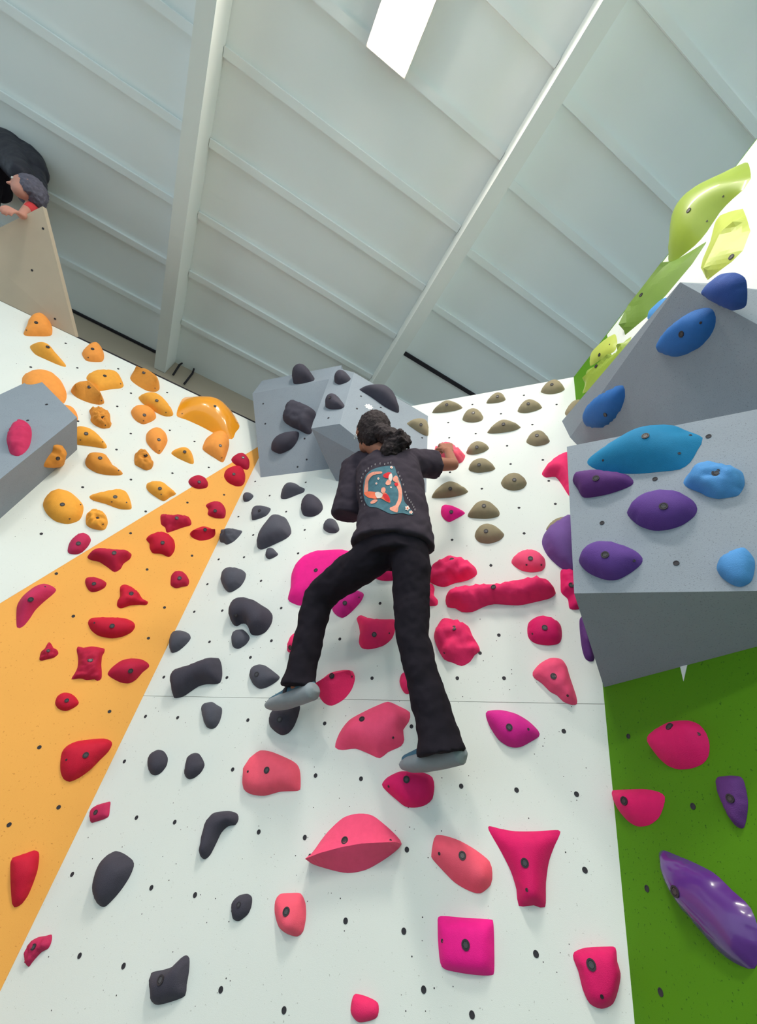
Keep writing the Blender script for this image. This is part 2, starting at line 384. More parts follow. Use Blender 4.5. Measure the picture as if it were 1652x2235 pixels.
holes(FR, zx(10, [(975, 333), (940, 440), (1145, 430), (1500, 690)]), vol_c2, 0.0012); holes(FMID, zx(10, [(695, 520)]), vol_c2, 0.0012)
# the white gear-shaped mark stuck on the wedge volume
gp = FR.uv(FR.hit(805, 888)); rr = 0.036
poly = []
for k in range(32):
    a = 2 * math.pi * k / 32; r = rr * (1.0 if k % 4 < 2 else 0.74); poly.append((gp[0] + r * math.cos(a), gp[1] + r * math.sin(a)))
stk = slab('gear_mark', 'sticker_white', None, FR, poly, 0.0008, 0.0016); stk.parent = vol_c2; stk.matrix_parent_inverse = vol_c2.matrix_world.inverted()
for k in range(6):
    a = 2 * math.pi * k / 6
    sp = slab('gear_spot', 'grey_volume', None, FR, [(gp[0] + 0.017 * math.cos(a) + 0.004 * math.cos(t), gp[1] + 0.017 * math.sin(a) + 0.004 * math.sin(t)) for t in (0, 1.57, 3.14, 4.71)], 0.0017, 0.0020)
    sp.parent = stk; 
# beige overhanging board above the left wall
P0 = L_(165, 735, 0.0)
dirp = -B_L - 0.635 * E_L + 0.60 * UPZ
def on_line(p0, d, x, y):
    r = ray(x, y); A = np.stack([r, -d], 1); t = np.linalg.lstsq(A, p0 - EYE, rcond=None)[0]; return p0 + d * t[1]
P1 = on_line(P0, dirp, 93, 450)
PBG = face_plane(P0, P1, L_(53, 683, 0.0))
b2 = PBG.hit(53, 470); b2 = P1 + (b2 - P1) * 4.0
b3 = P0 - E_L * 2.2
nb = -PBG.n
board = bmesh.new()
qs = [P0, P1, b2, b3]; bv = [board.verts.new(tuple(p)) for p in qs] + [board.verts.new(tuple(p + nb * 0.05)) for p in qs]
for f in ((0, 1, 2, 3), (7, 6, 5, 4), (0, 4, 5, 1), (1, 5, 6, 2), (2, 6, 7, 3), (3, 7, 4, 0)): board.faces.new([bv[i] for i in f])
hb = link('overhang_board', bm_mesh('overhang_board', board), 'beige_ply'); tag(hb, 'plain beige board sloping out above the left wall under a crouching person', 'board')
holes(PBG, [(94, 499), (120, 696), (70, 590)], hb)
# ledge the other person crouches on
lt = (P1 + b2) / 2
ledge = bmesh.new()
bk = lambda p: p + B_L * 0.8
qs = [P1, b2, bk(b2), bk(P1)]; qs = [p - UPZ * 0.0 + nb * 0.052 for p in qs]
bv = [ledge.verts.new(tuple(p)) for p in qs] + [ledge.verts.new(tuple(p - UPZ * 0.04)) for p in qs]
for f in ((0, 1, 2, 3), (7, 6, 5, 4), (0, 4, 5, 1), (1, 5, 6, 2), (2, 6, 7, 3), (3, 7, 4, 0)): ledge.faces.new([bv[i] for i in f])
tag(link('ledge', bm_mesh('ledge', ledge), 'beige_ply'), 'beige top ledge behind the sloping board', 'ledge')

# ------------------------------------------------------------------ climbing holds
def smooth_poly(P, step):
    P = np.asarray(P, float); n = len(P); out = []
    for i in range(n):
        a, b, c, d = P[i - 1], P[i], P[(i + 1) % n], P[(i + 2) % n]
        k = max(2, int(np.linalg.norm(c - b) / step))
        for t in np.arange(k) / k:
            # centripetal-ish Catmull-Rom, slightly tightened
            m0, m1 = (c - a) * 0.42, (d - b) * 0.42
            out.append((2 * t**3 - 3 * t**2 + 1) * b + (t**3 - 2 * t**2 + t) * m0 + (-2 * t**3 + 3 * t**2) * c + (t**3 - t**2) * m1)
    return np.array(out)
def inside(P, q):
    x, y = q[:, 0][:, None], q[:, 1][:, None]; x1, y1 = P[:, 0], P[:, 1]; x2, y2 = np.roll(x1, -1), np.roll(y1, -1)
    c = ((y1 > y) != (y2 > y)) & (x < (x2 - x1) * (y - y1) / np.where(y2 == y1, 1e-12, y2 - y1) + x1)
    return c.sum(1) % 2 == 1
def dseg(q, A, B):
    d = B - A; L = np.maximum((d * d).sum(1), 1e-14)
    t = np.clip(((q[:, None, :] - A) * d).sum(2) / L, 0, 1)
    return np.sqrt((((A + t[..., None] * d) - q[:, None, :]) ** 2).sum(2)).min(1)
HOLDS = []
def hold(zk, pl, material, label, poly, bolts=(), ridge=None, kind='dome', H=None, rough=0.0, group=None, sharp=False, freq=22, shape='climbing_hold'):
    px = zx(zk, poly)
    T = np.array([pl.uv(pl.hit(*q)) for q in px])
    size = math.sqrt(abs(0.5 * (T[:, 0] @ np.roll(T[:, 1], -1) - T[:, 1] @ np.roll(T[:, 0], -1))))
    if H is None: H = {'dome': 0.40, 'flat': 0.30, 'wedge': 0.42, 'jug': 0.45}[kind]
    H = min(H * size, 0.14)
    step = size / 13
    if sharp:
        R = []
        for i in range(len(T)):
            a, b = T[i], T[(i + 1) % len(T)]; k = max(1, int(np.linalg.norm(b - a) / step)); R += [a + (b - a) * t / k for t in range(k)]
        R = np.array(R)
    else: R = smooth_poly(T, step)
    rp = zx(zk, ridge if ridge else [bolts[0]] if bolts else [np.mean(poly, 0)])
    Q = np.array([pl.uv(pl.hit(*q)) for q in rp])
    if ridge is None and bolts:                      # peak between bolt and middle
        Q = 0.5 * Q + 0.5 * R.mean(0)
    C2 = pl.uv(EYE); cd = (EYE - pl.o) @ pl.n
    lo, hi = R.min(0), R.max(0); mid = (lo + hi) / 2
    sc, sh = np.ones(2), np.zeros(2)
    # interior points on a hex grid
    gx = np.arange(lo[0], hi[0], step); gy = np.arange(lo[1], hi[1], step * 0.87)
    g = np.array([(x + (step / 2 if j % 2 else 0), y) for j, y in enumerate(gy) for x in gx])
    g = g[inside(R, g)]
    if len(g): g = g[dseg(g, R, np.roll(R, -1, 0)) > step * 0.45]
    if kind == 'wedge' and len(Q) > 1:               # the crease runs along mesh points
        K = np.vstack([a + (b - a) * np.linspace(0, 1, max(2, int(np.linalg.norm(b - a) / (step * 0.6))))[:, None] for a, b in zip(Q[:-1], Q[1:])])
        K = K[inside(R, K)]; K = K[dseg(K, R, np.roll(R, -1, 0)) > step * 0.3]
        if len(g): g = g[dseg(g, Q[:-1], Q[1:]) > step * 0.6]
        g = np.vstack([g, K]) if len(g) else K
    pts = np.vstack([R, g]) if len(g) else R
    nb_ = len(R)
    res = delaunay_2d_cdt([Vector(p - mid) for p in pts], [], [list(range(nb_))], 1, 1e-7)
    q = np.array([(v.x, v.y) for v in res[0]]) + mid; tris = [list(f) for f in res[2]]
    dB = dseg(q, R, np.roll(R, -1, 0)); dB[dB < step * 0.05] = 0
    dR = dseg(q, Q, np.roll(Q, -1, 0)) if len(Q) == 1 else dseg(q, Q[:-1], Q[1:])
    t = dB / np.maximum(dB + dR, 1e-9)
    if kind == 'dome': h = np.sqrt(np.clip(1 - (1 - t) ** 2, 0, 1))
    elif kind == 'jug': h = np.clip(1 - (1 - t) ** 2.2, 0, 1)
    elif kind == 'flat': s = np.clip(t / 0.45, 0, 1); h = np.sqrt(np.clip(1 - (1 - s) ** 2, 0, 1)) * (0.82 + 0.18 * t)
    else: h = np.clip(t * 1.05, 0, 1)
    rim = dB <= 0
    if kind != 'wedge':                              # soften the creases along the medial lines
        nbr = [set() for _ in q]
        for f in tris:
            for i in range(len(f)): nbr[f[i]].update((f[i - 1], f[(i + 1) % len(f)]))
        for _ in range(2):
            h = np.array([h[i] if rim[i] else 0.45 * h[i] + 0.55 * np.mean([h[j] for j in nbr[i]]) for i in range(len(q))])
    h = h * H
    if rough:
        sd = len(HOLDS) * 3.7
        nz = np.array([noise.fractal(Vector(((p[0]) * freq, p[1] * freq, sd)), 1.0, 2.0, 3) for p in q])
        h = np.where(rim, h, np.maximum(h * 0.3, h + rough * H * nz))
    # make the seen outline (which the bulge pushes away from the eye) agree with the real hold's
    for _ in range(5):
        P = (q - mid) * sc + mid + sh
        w = C2 + (P - C2) * (cd / (cd - h))[:, None]
        wl_, wh_ = w.min(0), w.max(0)
        sc = np.clip(sc * ((hi - lo) / (wh_ - wl_)), 0.55, 1.1)
        P = (q - mid) * sc + mid + sh; w = C2 + (P - C2) * (cd / (cd - h))[:, None]
        sh = sh + mid - (w.min(0) + w.max(0)) / 2
    P = (q - mid) * sc + mid + sh
    ctr = P[rim].mean(0)
    me = mesh_from(shape, [(a - ctr[0], b - ctr[1], hh) for (a, b), hh in zip(P, h)], tris, kind != 'wedge')
    bm = bmesh.new(); bm.from_mesh(me); bmesh.ops.recalc_face_normals(bm, faces=bm.faces[:])
    if sum(f.normal.z * f.calc_area() for f in bm.faces) < 0: bmesh.ops.reverse_faces(bm, faces=bm.faces[:])
    bm.to_mesh(me)
    o = link(shape, me, material)
    o.matrix_world = pl.matrix(pl.at(ctr[0], ctr[1], 0.0006))
    tag(o, label, 'climbing hold', group)
    HOLDS.append(o)
    if bolts:
        tree = BVHTree.FromBMesh(bm); inv = o.matrix_world.inverted(); eye = inv @ Vector(EYE)
        for i, b in enumerate(zx(zk, bolts)):
            dr = (inv.to_3x3() @ Vector(ray(*b))).normalized()
            loc, nn, idx, dist = tree.ray_cast(eye, dr)
            if loc is None: continue
            big = i == 0
            nn = (nn + Vector((0, 0, 0.6))).normalized()
            k = bpy.data.objects.new('bolt' if big else 'screw', BOLT if big else SCREW); col.objects.link(k); k.parent = o
            k.matrix_local = Matrix.Translation(loc) @ nn.to_track_quat('Z', 'Y').to_matrix().to_4x4()
            if big:
                s = min(1.0, max(0.55, size / 0.10)); k.scale = (s, s, 1)
                hx = bpy.data.objects.new('hex_socket', HEXM); col.objects.link(hx); hx.parent = k
    bm.free()
    return o
GO = 'orange holds on the left wall'; GR = 'red holds on the orange triangle'; GB = 'black holds on the white wall'; GT = 'tan holds at the top of the white wall'
GP = 'pink holds on the white wall'; GV = 'black holds on the grey volumes'; GU = 'purple and blue holds on the right'; GL = 'lime holds at the top of the right wall'
# orange holds, left wall
hold(1, PL, 'apricot', 'orange domed hold under the beige board, topmost hold of the left wall', [(25, 200), (45, 150), (75, 92), (125, 68), (170, 80), (205, 110), (225, 155), (222, 205), (190, 216), (110, 216), (50, 214)], [(115, 130), (52, 178)], group=GO)
hold(1, PL, 'yellow', 'orange hold tapering to a point at lower right, below the topmost orange dome', [(82, 290), (95, 268), (140, 264), (190, 268), (235, 300), (275, 345), (310, 400), (302, 415), (250, 400), (170, 365), (110, 335)], [(190, 287)], kind='jug', group=GO)
hold(1, PL, 'apricot', 'small orange rounded hold near the wall\'s top edge, right of the pointed hold', [(403, 325), (430, 290), (480, 257), (525, 268), (550, 305), (557, 350), (540, 380), (480, 382), (430, 372)], [(478, 300), (450, 355)], group=GO)
hold(1, PL, 'apricot', 'large smooth orange hold half hidden behind the grey volume on the left wall', [(25, 480), (80, 440), (140, 430), (210, 448), (270, 495), (308, 570), (310, 620), (285, 655), (200, 640), (100, 600), (30, 560)], H=0.25, group=GO)
hold(1, PL, 'yellow', 'flat orange slab hold with a cut lower edge, behind a ridged orange hold', [(437, 490), (460, 455), (520, 438), (590, 437), (640, 450), (665, 490), (680, 535), (660, 552), (590, 560), (510, 572), (480, 540)], [(557, 473), (658, 524)], kind='flat', H=0.22, group=GO)
hold(1, PL, 'ochre', 'orange hold with a sloping flat face, overlapping the flat orange slab hold', [(338, 575), (360, 530), (400, 508), (450, 510), (500, 530), (525, 570), (550, 625), (552, 650), (520, 660), (450, 645), (380, 615)], [(457, 545), (535, 632)], ridge=[(370, 580), (450, 560), (530, 640)], kind='wedge', H=0.45, group=GO)
hold(1, PL, 'ochre', 'orange faceted edge hold high up, left of the shiny orange hold', [(703, 480), (720, 445), (755, 420), (800, 418), (840, 440), (885, 475), (905, 520), (908, 560), (885, 576), (830, 570), (770, 540), (720, 505)], [(808, 452), (880, 552)], ridge=[(740, 455), (815, 490), (880, 540)], kind='wedge', H=0.4, group=GO)
hold(1, PL, 'yellow', 'orange teardrop hold touching a small round orange hold below it', [(778, 612), (800, 592), (850, 583), (890, 585), (940, 620), (985, 670), (1002, 710), (990, 730), (940, 733), (880, 705), (810, 655)], [(892, 632), (950, 708)], group=GO)
hold(1, PL, 'apricot', 'small round orange hold touching the teardrop hold above it', [(727, 700), (750, 670), (800, 663), (850, 675), (885, 705), (890, 740), (860, 765), (805, 785), (760, 765), (735, 735)], [(812, 725), (806, 762)], group=GO)
hold(1, PL, 'gloss_orange', 'large shiny orange hold in the upper right corner of the left wall', [(1020, 712), (1040, 655), (1078, 605), (1200, 605), (1280, 618), (1340, 655), (1390, 710), (1428, 790), (1400, 835), (1375, 880), (1290, 858), (1180, 800), (1080, 755), (1026, 738)], [(1267, 668), (1055, 716), (1410, 775)], kind='jug', H=0.3, group=GO)
hold(1, PL, 'ochre', 'small ribbed orange-brown hold with layered edges, right of the grey volume', [(462, 690), (480, 676), (530, 685), (570, 690), (598, 705), (600, 760), (606, 775), (590, 805), (540, 812), (490, 790), (465, 760), (470, 730)], [(542, 735), (560, 790)], kind='flat', rough=0.5, freq=55, H=0.4, group=GO)
hold(1, PL, 'apricot', 'sliver of an orange hold peeping out behind the right tip of the left grey volume', [(280, 665), (345, 672), (375, 705), (384, 755), (340, 780), (290, 730)], group=GO)
hold(1, PL, 'yellow', 'orange hold whose left end is hidden by the grey volume, pointed on the right', [(330, 850), (376, 800), (430, 803), (490, 825), (545, 870), (575, 920), (560, 938), (470, 925), (376, 915), (335, 890)], [(437, 845), (400, 885), (543, 898)], group=GO)
hold(1, PL, 'apricot', 'orange egg-shaped hold pointing down, below the teardrop hold', [(823, 885), (830, 840), (870, 808), (920, 812), (955, 845), (963, 890), (940, 940), (908, 978), (870, 955), (835, 915)], [(905, 884), (908, 955)], group=GO)
hold(1, PL, 'yellow', 'small pale orange wing-shaped hold, right of the egg-shaped orange hold', [(985, 970), (1010, 945), (1065, 932), (1110, 950), (1128, 995), (1130, 1035), (1110, 1040), (1050, 1015), (1005, 990)], [(1071, 962)], kind='jug', group=GO)
hold(1, PL, 'ochre', 'small knobbly orange hold below the egg-shaped orange hold', [(748, 1010), (760, 965), (810, 948), (840, 960), (850, 990), (876, 1020), (862, 1065), (825, 1082), (785, 1065), (752, 1045)], [(820, 985)], kind='flat', rough=0.4, freq=40, H=0.45, group=GO)
hold(1, PL, 'apricot', 'smooth orange hold just below the shiny orange one, tip on the orange triangle', [(1187, 930), (1215, 870), (1270, 832), (1320, 830), (1355, 860), (1360, 915), (1340, 985), (1315, 1030), (1260, 1000), (1195, 955)], [(1301, 922), (1310, 1000)], group=GO)
hold(1, FL2, 'ochre', 'brownish orange notched hold on the dark underside of the left grey volume', [(165, 1060), (190, 1000), (225, 955), (235, 915), (265, 908), (300, 920), (300, 960), (295, 1000), (305, 1025), (290, 1050), (230, 1068)], [(255, 1005)], rough=0.25, H=0.3, group=GO)
hold(1, PL, 'ochre', 'orange hold with a bulging head and a flat tail to the lower right', [(427, 1030), (440, 990), (480, 972), (530, 972), (575, 985), (600, 1020), (612, 1045), (650, 1070), (677, 1095), (660, 1110), (590, 1112), (510, 1100), (445, 1065)], [(527, 1002), (645, 1082)], ridge=[(470, 1010), (540, 1020)], H=0.42, group=GO)
hold(1, PL, 'yellow', 'big round orange dome, lowest large hold on the left white wall', [(158, 1310), (170, 1260), (215, 1215), (270, 1203), (330, 1220), (385, 1265), (418, 1310), (415, 1360), (390, 1405), (320, 1427), (240, 1410), (185, 1365)], [(284, 1301), (330, 1393), (400, 1302)], H=0.33, group=GO)
hold(1, PL, 'yellow', 'flat orange carrot-shaped hold narrowing to the left, beside the big orange dome', [(457, 1253), (480, 1235), (560, 1218), (640, 1205), (690, 1215), (715, 1255), (730, 1310), (722, 1333), (650, 1330), (560, 1298), (480, 1275)], [(624, 1252), (602, 1284), (697, 1288)], kind='flat', H=0.28, group=GO)
hold(1, PL, 'yellow', 'small craggy orange knob, lower right of the big orange dome', [(434, 1405), (445, 1355), (490, 1340), (540, 1343), (568, 1375), (577, 1420), (560, 1460), (530, 1468), (470, 1455), (440, 1435)], [(512, 1382), (545, 1428)], kind='flat', rough=0.4, freq=40, H=0.45, group=GO)
hold(1, PL, 'yellow', 'orange leaf-shaped hold with its lower end on the edge of the orange triangle', [(825, 1190), (835, 1160), (880, 1152), (930, 1158), (975, 1190), (1018, 1228), (980, 1252), (935, 1280), (880, 1250), (840, 1218)], [(912, 1198), (920, 1236)], group=GO)
# red holds
hold(1, PL, 'crimson', 'topmost red hold, tucked in the tip of the orange triangle by the grey volume', [(1372, 1010), (1395, 980), (1435, 967), (1470, 985), (1490, 1020), (1487, 1060), (1470, 1078), (1420, 1060), (1385, 1035)], [(1447, 999)], group=GR)
hold(1, PL, 'red', 'second red hold from the top of the orange triangle, round and low', [(1325, 1120), (1340, 1075), (1390, 1052), (1440, 1060), (1462, 1100), (1460, 1150), (1440, 1180), (1400, 1184), (1350, 1160)], [(1388, 1105)], group=GR)
hold(1, PL, 'crimson', 'small oval red hold on the upper left edge of the orange triangle', [(1095, 1155), (1115, 1125), (1160, 1112), (1205, 1130), (1223, 1160), (1215, 1190), (1160, 1202), (1115, 1185)], [(1165, 1156)], group=GR)
hold(1, PL, 'crimson', 'round red hold with a small bite in its left side', [(1208, 1305), (1235, 1285), (1275, 1278), (1315, 1295), (1336, 1330), (1335, 1370), (1320, 1390), (1265, 1388), (1220, 1368), (1224, 1335)], [(1267, 1342)], group=GR)
hold(1, PL, 'crimson', 'crooked red hold with a downward lobe at its left end', [(915, 1375), (935, 1362), (1000, 1375), (1060, 1373), (1095, 1380), (1113, 1410), (1110, 1435), (1060, 1450), (990, 1475), (955, 1483), (945, 1450), (920, 1430)], [(1020, 1388)], kind='jug', rough=0.2, group=GR)
hold(1, PL, 'red', 'red almond-shaped hold near the right edge of the orange triangle', [(1105, 1490), (1125, 1465), (1190, 1438), (1240, 1450), (1270, 1475), (1262, 1505), (1220, 1528), (1165, 1534), (1120, 1515)], [(1202, 1463)], kind='wedge', ridge=[(1120, 1490), (1200, 1480), (1260, 1480)], group=GR)
hold(1, PL, 'red', 'bright red apple-shaped hold with a flat notched left side', [(823, 1525), (850, 1495), (910, 1478), (960, 1488), (1000, 1525), (1010, 1570), (1000, 1610), (970, 1640), (920, 1620), (865, 1615), (845, 1580), (845, 1555)], [(929, 1547)], group=GR)
hold(1, PL, 'raspberry', 'raspberry oval hold on white, just left of the orange triangle', [(316, 1600), (330, 1545), (370, 1500), (410, 1483), (450, 1497), (468, 1530), (450, 1570), (410, 1610), (370, 1623), (330, 1618)], [(387, 1552)], group=GR)
hold(1, PL, 'crimson', 'wide red hold like a cap with a lobe hanging down at the right', [(445, 1640), (475, 1600), (520, 1580), (600, 1585), (690, 1595), (732, 1615), (720, 1650), (680, 1680), (660, 1715), (620, 1738), (580, 1710), (520, 1670), (470, 1660)], [(617, 1613)], kind='jug', ridge=[(500, 1625), (610, 1640), (690, 1625)], H=0.42, group=GR)
hold(2, PL, 'crimson', 'small blocky red hold near the right edge of the orange triangle, below the apple-shaped one', [(980, 790), (985, 755), (1010, 728), (1050, 728), (1080, 750), (1100, 790), (1090, 822), (1050, 830), (1015, 838), (982, 820)], [(1038, 772)], group=GR)
hold(2, PL, 'crimson', 'small triangular red hold pointing right, under the wide cap-shaped hold', [(430, 800), (440, 770), (490, 766), (540, 782), (568, 805), (555, 835), (510, 858), (470, 862), (445, 840)], [(487, 808)], group=GR)
hold(2, PL, 'red', 'jagged three-cornered red hold in the middle of the orange triangle', [(635, 950), (640, 915), (655, 890), (655, 830), (685, 813), (730, 830), (775, 870), (800, 905), (835, 925), (825, 945), (780, 945), (720, 950), (660, 968)], [(727, 872)], rough=0.3, group=GR)
hold(2, PL, 'raspberry', 'long raspberry hold slanting down to the left edge of the picture', [(-10, 960), (20, 900), (60, 860), (110, 825), (165, 808), (220, 825), (245, 850), (220, 880), (160, 930), (110, 980), (70, 1040), (30, 1085), (-10, 1090)], [(80, 910), (172, 828)], kind='jug', group=GR)
hold(2, PL, 'red', 'smooth lozenge-shaped bright red hold lying flat across the orange triangle', [(448, 1060), (470, 1030), (550, 1025), (680, 1030), (740, 1055), (752, 1085), (730, 1120), (670, 1150), (600, 1160), (520, 1145), (470, 1110)], [(604, 1080), (490, 1060)], group=GR)
hold(2, PL, 'crimson', 'tiny jagged red hold near the left picture edge, left of the square rippled one', [(135, 1295), (145, 1250), (170, 1225), (195, 1184), (215, 1200), (225, 1220), (250, 1235), (258, 1260), (230, 1285), (190, 1295), (150, 1305)], [(192, 1240)], rough=0.4, freq=45, group=GR)
hold(2, PL, 'crimson', 'square rippled red hold with flared ragged corners', [(375, 1235), (385, 1213), (420, 1220), (470, 1212), (520, 1218), (556, 1228), (552, 1255), (540, 1275), (535, 1330), (538, 1380), (535, 1420), (510, 1437), (490, 1425), (440, 1430), (410, 1420), (385, 1420), (340, 1425), (360, 1390), (380, 1350), (385, 1290)], [(463, 1300)], kind='flat', rough=0.35, freq=45, H=0.3, group=GR)
hold(2, PL, 'crimson', 'red fin-shaped hold with its tip to the right, beside the square rippled one', [(574, 1390), (600, 1350), (660, 1305), (720, 1290), (790, 1295), (835, 1320), (842, 1345), (800, 1380), (760, 1425), (715, 1450), (660, 1445), (600, 1415)], [(723, 1370)], kind='jug', group=GR)
hold(2, PL, 'red', 'small round red hold below the square rippled one', [(237, 1580), (250, 1535), (290, 1510), (335, 1515), (370, 1540), (390, 1575), (370, 1600), (310, 1628), (260, 1615)], [(312, 1560)], group=GR)
hold(3, PL, 'red', 'largest red hold, smooth and pear-shaped, low on the orange triangle', [(270, 190), (280, 125), (310, 85), (370, 55), (450, 42), (550, 35), (595, 50), (604, 75), (580, 120), (520, 180), (460, 240), (390, 290), (330, 314), (290, 295), (272, 250)], [(434, 142), (310, 172)], H=0.36, group=GR)
hold(3, PL, 'red', 'red hold cut by the left picture edge, lowest on the orange triangle', [(-50, 830), (0, 790), (50, 773), (100, 755), (130, 765), (135, 800), (125, 880), (95, 970), (60, 1050), (10, 1110), (-40, 1100)], group=GR)
hold(3, PM, 'raspberry', 'tiny raspberry block on white, right of the lower orange triangle', [(458, 525), (465, 495), (500, 465), (560, 447), (592, 443), (590, 480), (583, 535), (550, 555), (500, 570), (465, 575)], [(498, 510)], kind='flat', group=GR)
hold(3, PM, 'raspberry', 'crumpled raspberry hold in the bottom left corner of the picture', [(45, 1440), (50, 1385), (75, 1350), (120, 1315), (175, 1305), (215, 1298), (215, 1340), (195, 1385), (150, 1410), (115, 1445), (85, 1480), (65, 1505), (45, 1470)], [(97, 1377)], rough=0.5, freq=30, group=GR)
hold(1, FL1, 'raspberry', 'raspberry hold on the upper face of the left grey volume at the picture edge', [(-60, 800), (0, 755), (45, 765), (75, 800), (85, 850), (75, 920), (45, 965), (0, 990), (-60, 970), (-85, 880)], rough=0.25, H=0.3, group=GR)
# black holds on the main wall
hold(2, PM, 'charcoal', 'small black pebble, first black hold beside the tip of the orange triangle', [(1440, 255), (1455, 228), (1480, 218), (1505, 225), (1516, 242), (1500, 265), (1475, 280), (1450, 280)], group=GB)
hold(2, PM, 'charcoal', 'small black block with a flat top, left of the large black triangle', [(1497, 395), (1497, 350), (1515, 315), (1555, 303), (1625, 315), (1618, 345), (1595, 370), (1550, 390), (1510, 400)], [(1552, 338)], kind='flat', group=GB)
hold(2, PM, 'charcoal', 'jagged black chip touching the right edge of the orange triangle', [(1283, 520), (1310, 460), (1370, 452), (1443, 458), (1430, 490), (1385, 535), (1335, 558), (1310, 545), (1288, 540)], rough=0.3, kind='jug', group=GB)
hold(5, PM, 'charcoal', 'large smooth black triangular hold pointing to the lower left', [(37, 925), (40, 890), (80, 830), (115, 775), (150, 763), (185, 775), (210, 820), (214, 855), (190, 880), (140, 905), (80, 932), (55, 938)], group=GB)
hold(5, PM, 'charcoal', 'tiny black hold directly under the large black triangle', [(87, 960), (95, 935), (120, 927), (140, 945), (150, 960), (130, 975), (105, 984), (90, 975)], group=GB)
hold(5, PM, 'charcoal', 'black cap-shaped hold just below the grey volume', [(162, 685), (170, 640), (200, 612), (235, 607), (260, 625), (280, 635), (275, 655), (240, 670), (190, 690)], kind='jug', group=GB)
hold(5, PM, 'black', 'round black hold between the cap-shaped hold and the climber\'s elbow', [(257, 735), (265, 700), (290, 670), (315, 663), (345, 680), (365, 710), (367, 740), (345, 765), (310, 778), (270, 770)], group=GB)
hold(5, PM, 'charcoal', 'small black bell-shaped hold just below the climber\'s left elbow', [(367, 825), (378, 800), (400, 785), (425, 787), (440, 810), (448, 840), (430, 856), (395, 855), (372, 840)], group=GB)
hold(2, PM, 'charcoal', 'rounded black hold level with the climber\'s hips, left of the magenta slab', [(1298, 770), (1310, 735), (1345, 705), (1385, 700), (1440, 712), (1467, 738), (1460, 780), (1430, 825), (1380, 858), (1350, 865), (1320, 840), (1300, 800)], group=GB)
hold(2, PM, 'black', 'big kidney-shaped black hold left of the climber\'s knee', [(1348, 1010), (1355, 960), (1385, 915), (1440, 895), (1500, 905), (1560, 940), (1610, 970), (1638, 1010), (1630, 1065), (1590, 1120), (1540, 1142), (1490, 1135), (1470, 1090), (1450, 1065), (1420, 1065), (1390, 1082), (1360, 1065)], [(1400, 1010)], ridge=[(1400, 1000), (1480, 980), (1560, 1060)], group=GB)
hold(2, PM, 'charcoal', 'black hold pointing down beside the orange triangle, above the bone-shaped hold', [(968, 1180), (980, 1140), (1010, 1112), (1050, 1112), (1095, 1130), (1110, 1160), (1080, 1200), (1030, 1240), (985, 1255), (970, 1235)], group=GB)
hold(2, PM, 'charcoal', 'small oval black hold right under the kidney-shaped hold', [(1368, 1180), (1375, 1135), (1400, 1110), (1440, 1103), (1475, 1130), (1490, 1160), (1465, 1200), (1415, 1228), (1380, 1215)], group=GB)
hold(2, PM, 'black', 'long black bone-shaped hold slanting upward to the right', [(957, 1490), (960, 1440), (990, 1380), (1030, 1352), (1100, 1340), (1170, 1310), (1230, 1290), (1280, 1285), (1305, 1330), (1313, 1400), (1300, 1445), (1260, 1455), (1200, 1455), (1140, 1470), (1090, 1500), (1030, 1535), (965, 1543)], ridge=[(1010, 1420), (1130, 1390), (1270, 1350)], group=GB)
hold(6, PM, 'charcoal', 'black egg-shaped hold pointing right, just above the climber\'s left shoe', [(8, 630), (15, 595), (45, 573), (80, 578), (120, 605), (150, 632), (130, 655), (90, 678), (55, 685), (25, 665)], [(42, 618)], group=GB)
hold(2, PM, 'charcoal', 'black thumb-shaped hold below the right end of the bone-shaped hold', [(1175, 1610), (1195, 1580), (1245, 1570), (1280, 1590), (1310, 1610), (1310, 1650), (1295, 1700), (1270, 1735), (1240, 1743), (1210, 1730), (1190, 1680)], group=GB)
hold(6, PM, 'black', 'black hold the climber\'s left shoe stands on', [(98, 835), (105, 800), (130, 775), (170, 765), (215, 760), (243, 765), (235, 810), (215, 860), (190, 890), (160, 900), (130, 885), (105, 860)], [(148, 826)], group=GB)
hold(3, PM, 'black', 'left one of the pair of egg-shaped black holds, side by side', [(830, 190), (845, 140), (890, 108), (935, 118), (962, 160), (955, 210), (920, 255), (880, 273), (845, 255)], group=GB)
hold(3, PM, 'black', 'right one of the pair of egg-shaped black holds, side by side', [(1070, 240), (1085, 160), (1120, 130), (1160, 133), (1190, 175), (1199, 210), (1175, 255), (1130, 290), (1095, 297), (1070, 275)], group=GB)
hold(3, PM, 'black', 'black boomerang-shaped hold low on the white wall', [(1165, 760), (1175, 680), (1200, 580), (1240, 520), (1290, 505), (1360, 502), (1410, 520), (1418, 555), (1400, 590), (1350, 600), (1305, 640), (1270, 710), (1230, 785), (1195, 812), (1172, 800)], ridge=[(1205, 740), (1245, 590), (1370, 548)], H=0.35, group=GB)
hold(3, PM, 'black', 'large smooth black hold like a leaning pebble near the orange triangle\'s foot', [(475, 1000), (490, 930), (515, 850), (555, 790), (605, 757), (670, 775), (735, 820), (744, 860), (715, 930), (660, 1010), (600, 1075), (545, 1118), (500, 1100), (478, 1050)], ridge=[(580, 900), (610, 870)], H=0.42, group=GB)
hold(3, PM, 'black', 'small oval black hold left of the small pink knob near the bottom', [(1368, 1130), (1380, 1080), (1420, 1045), (1475, 1035), (1505, 1060), (1500, 1120), (1475, 1170), (1420, 1210), (1380, 1195)], [(1418, 1105)], group=GB)
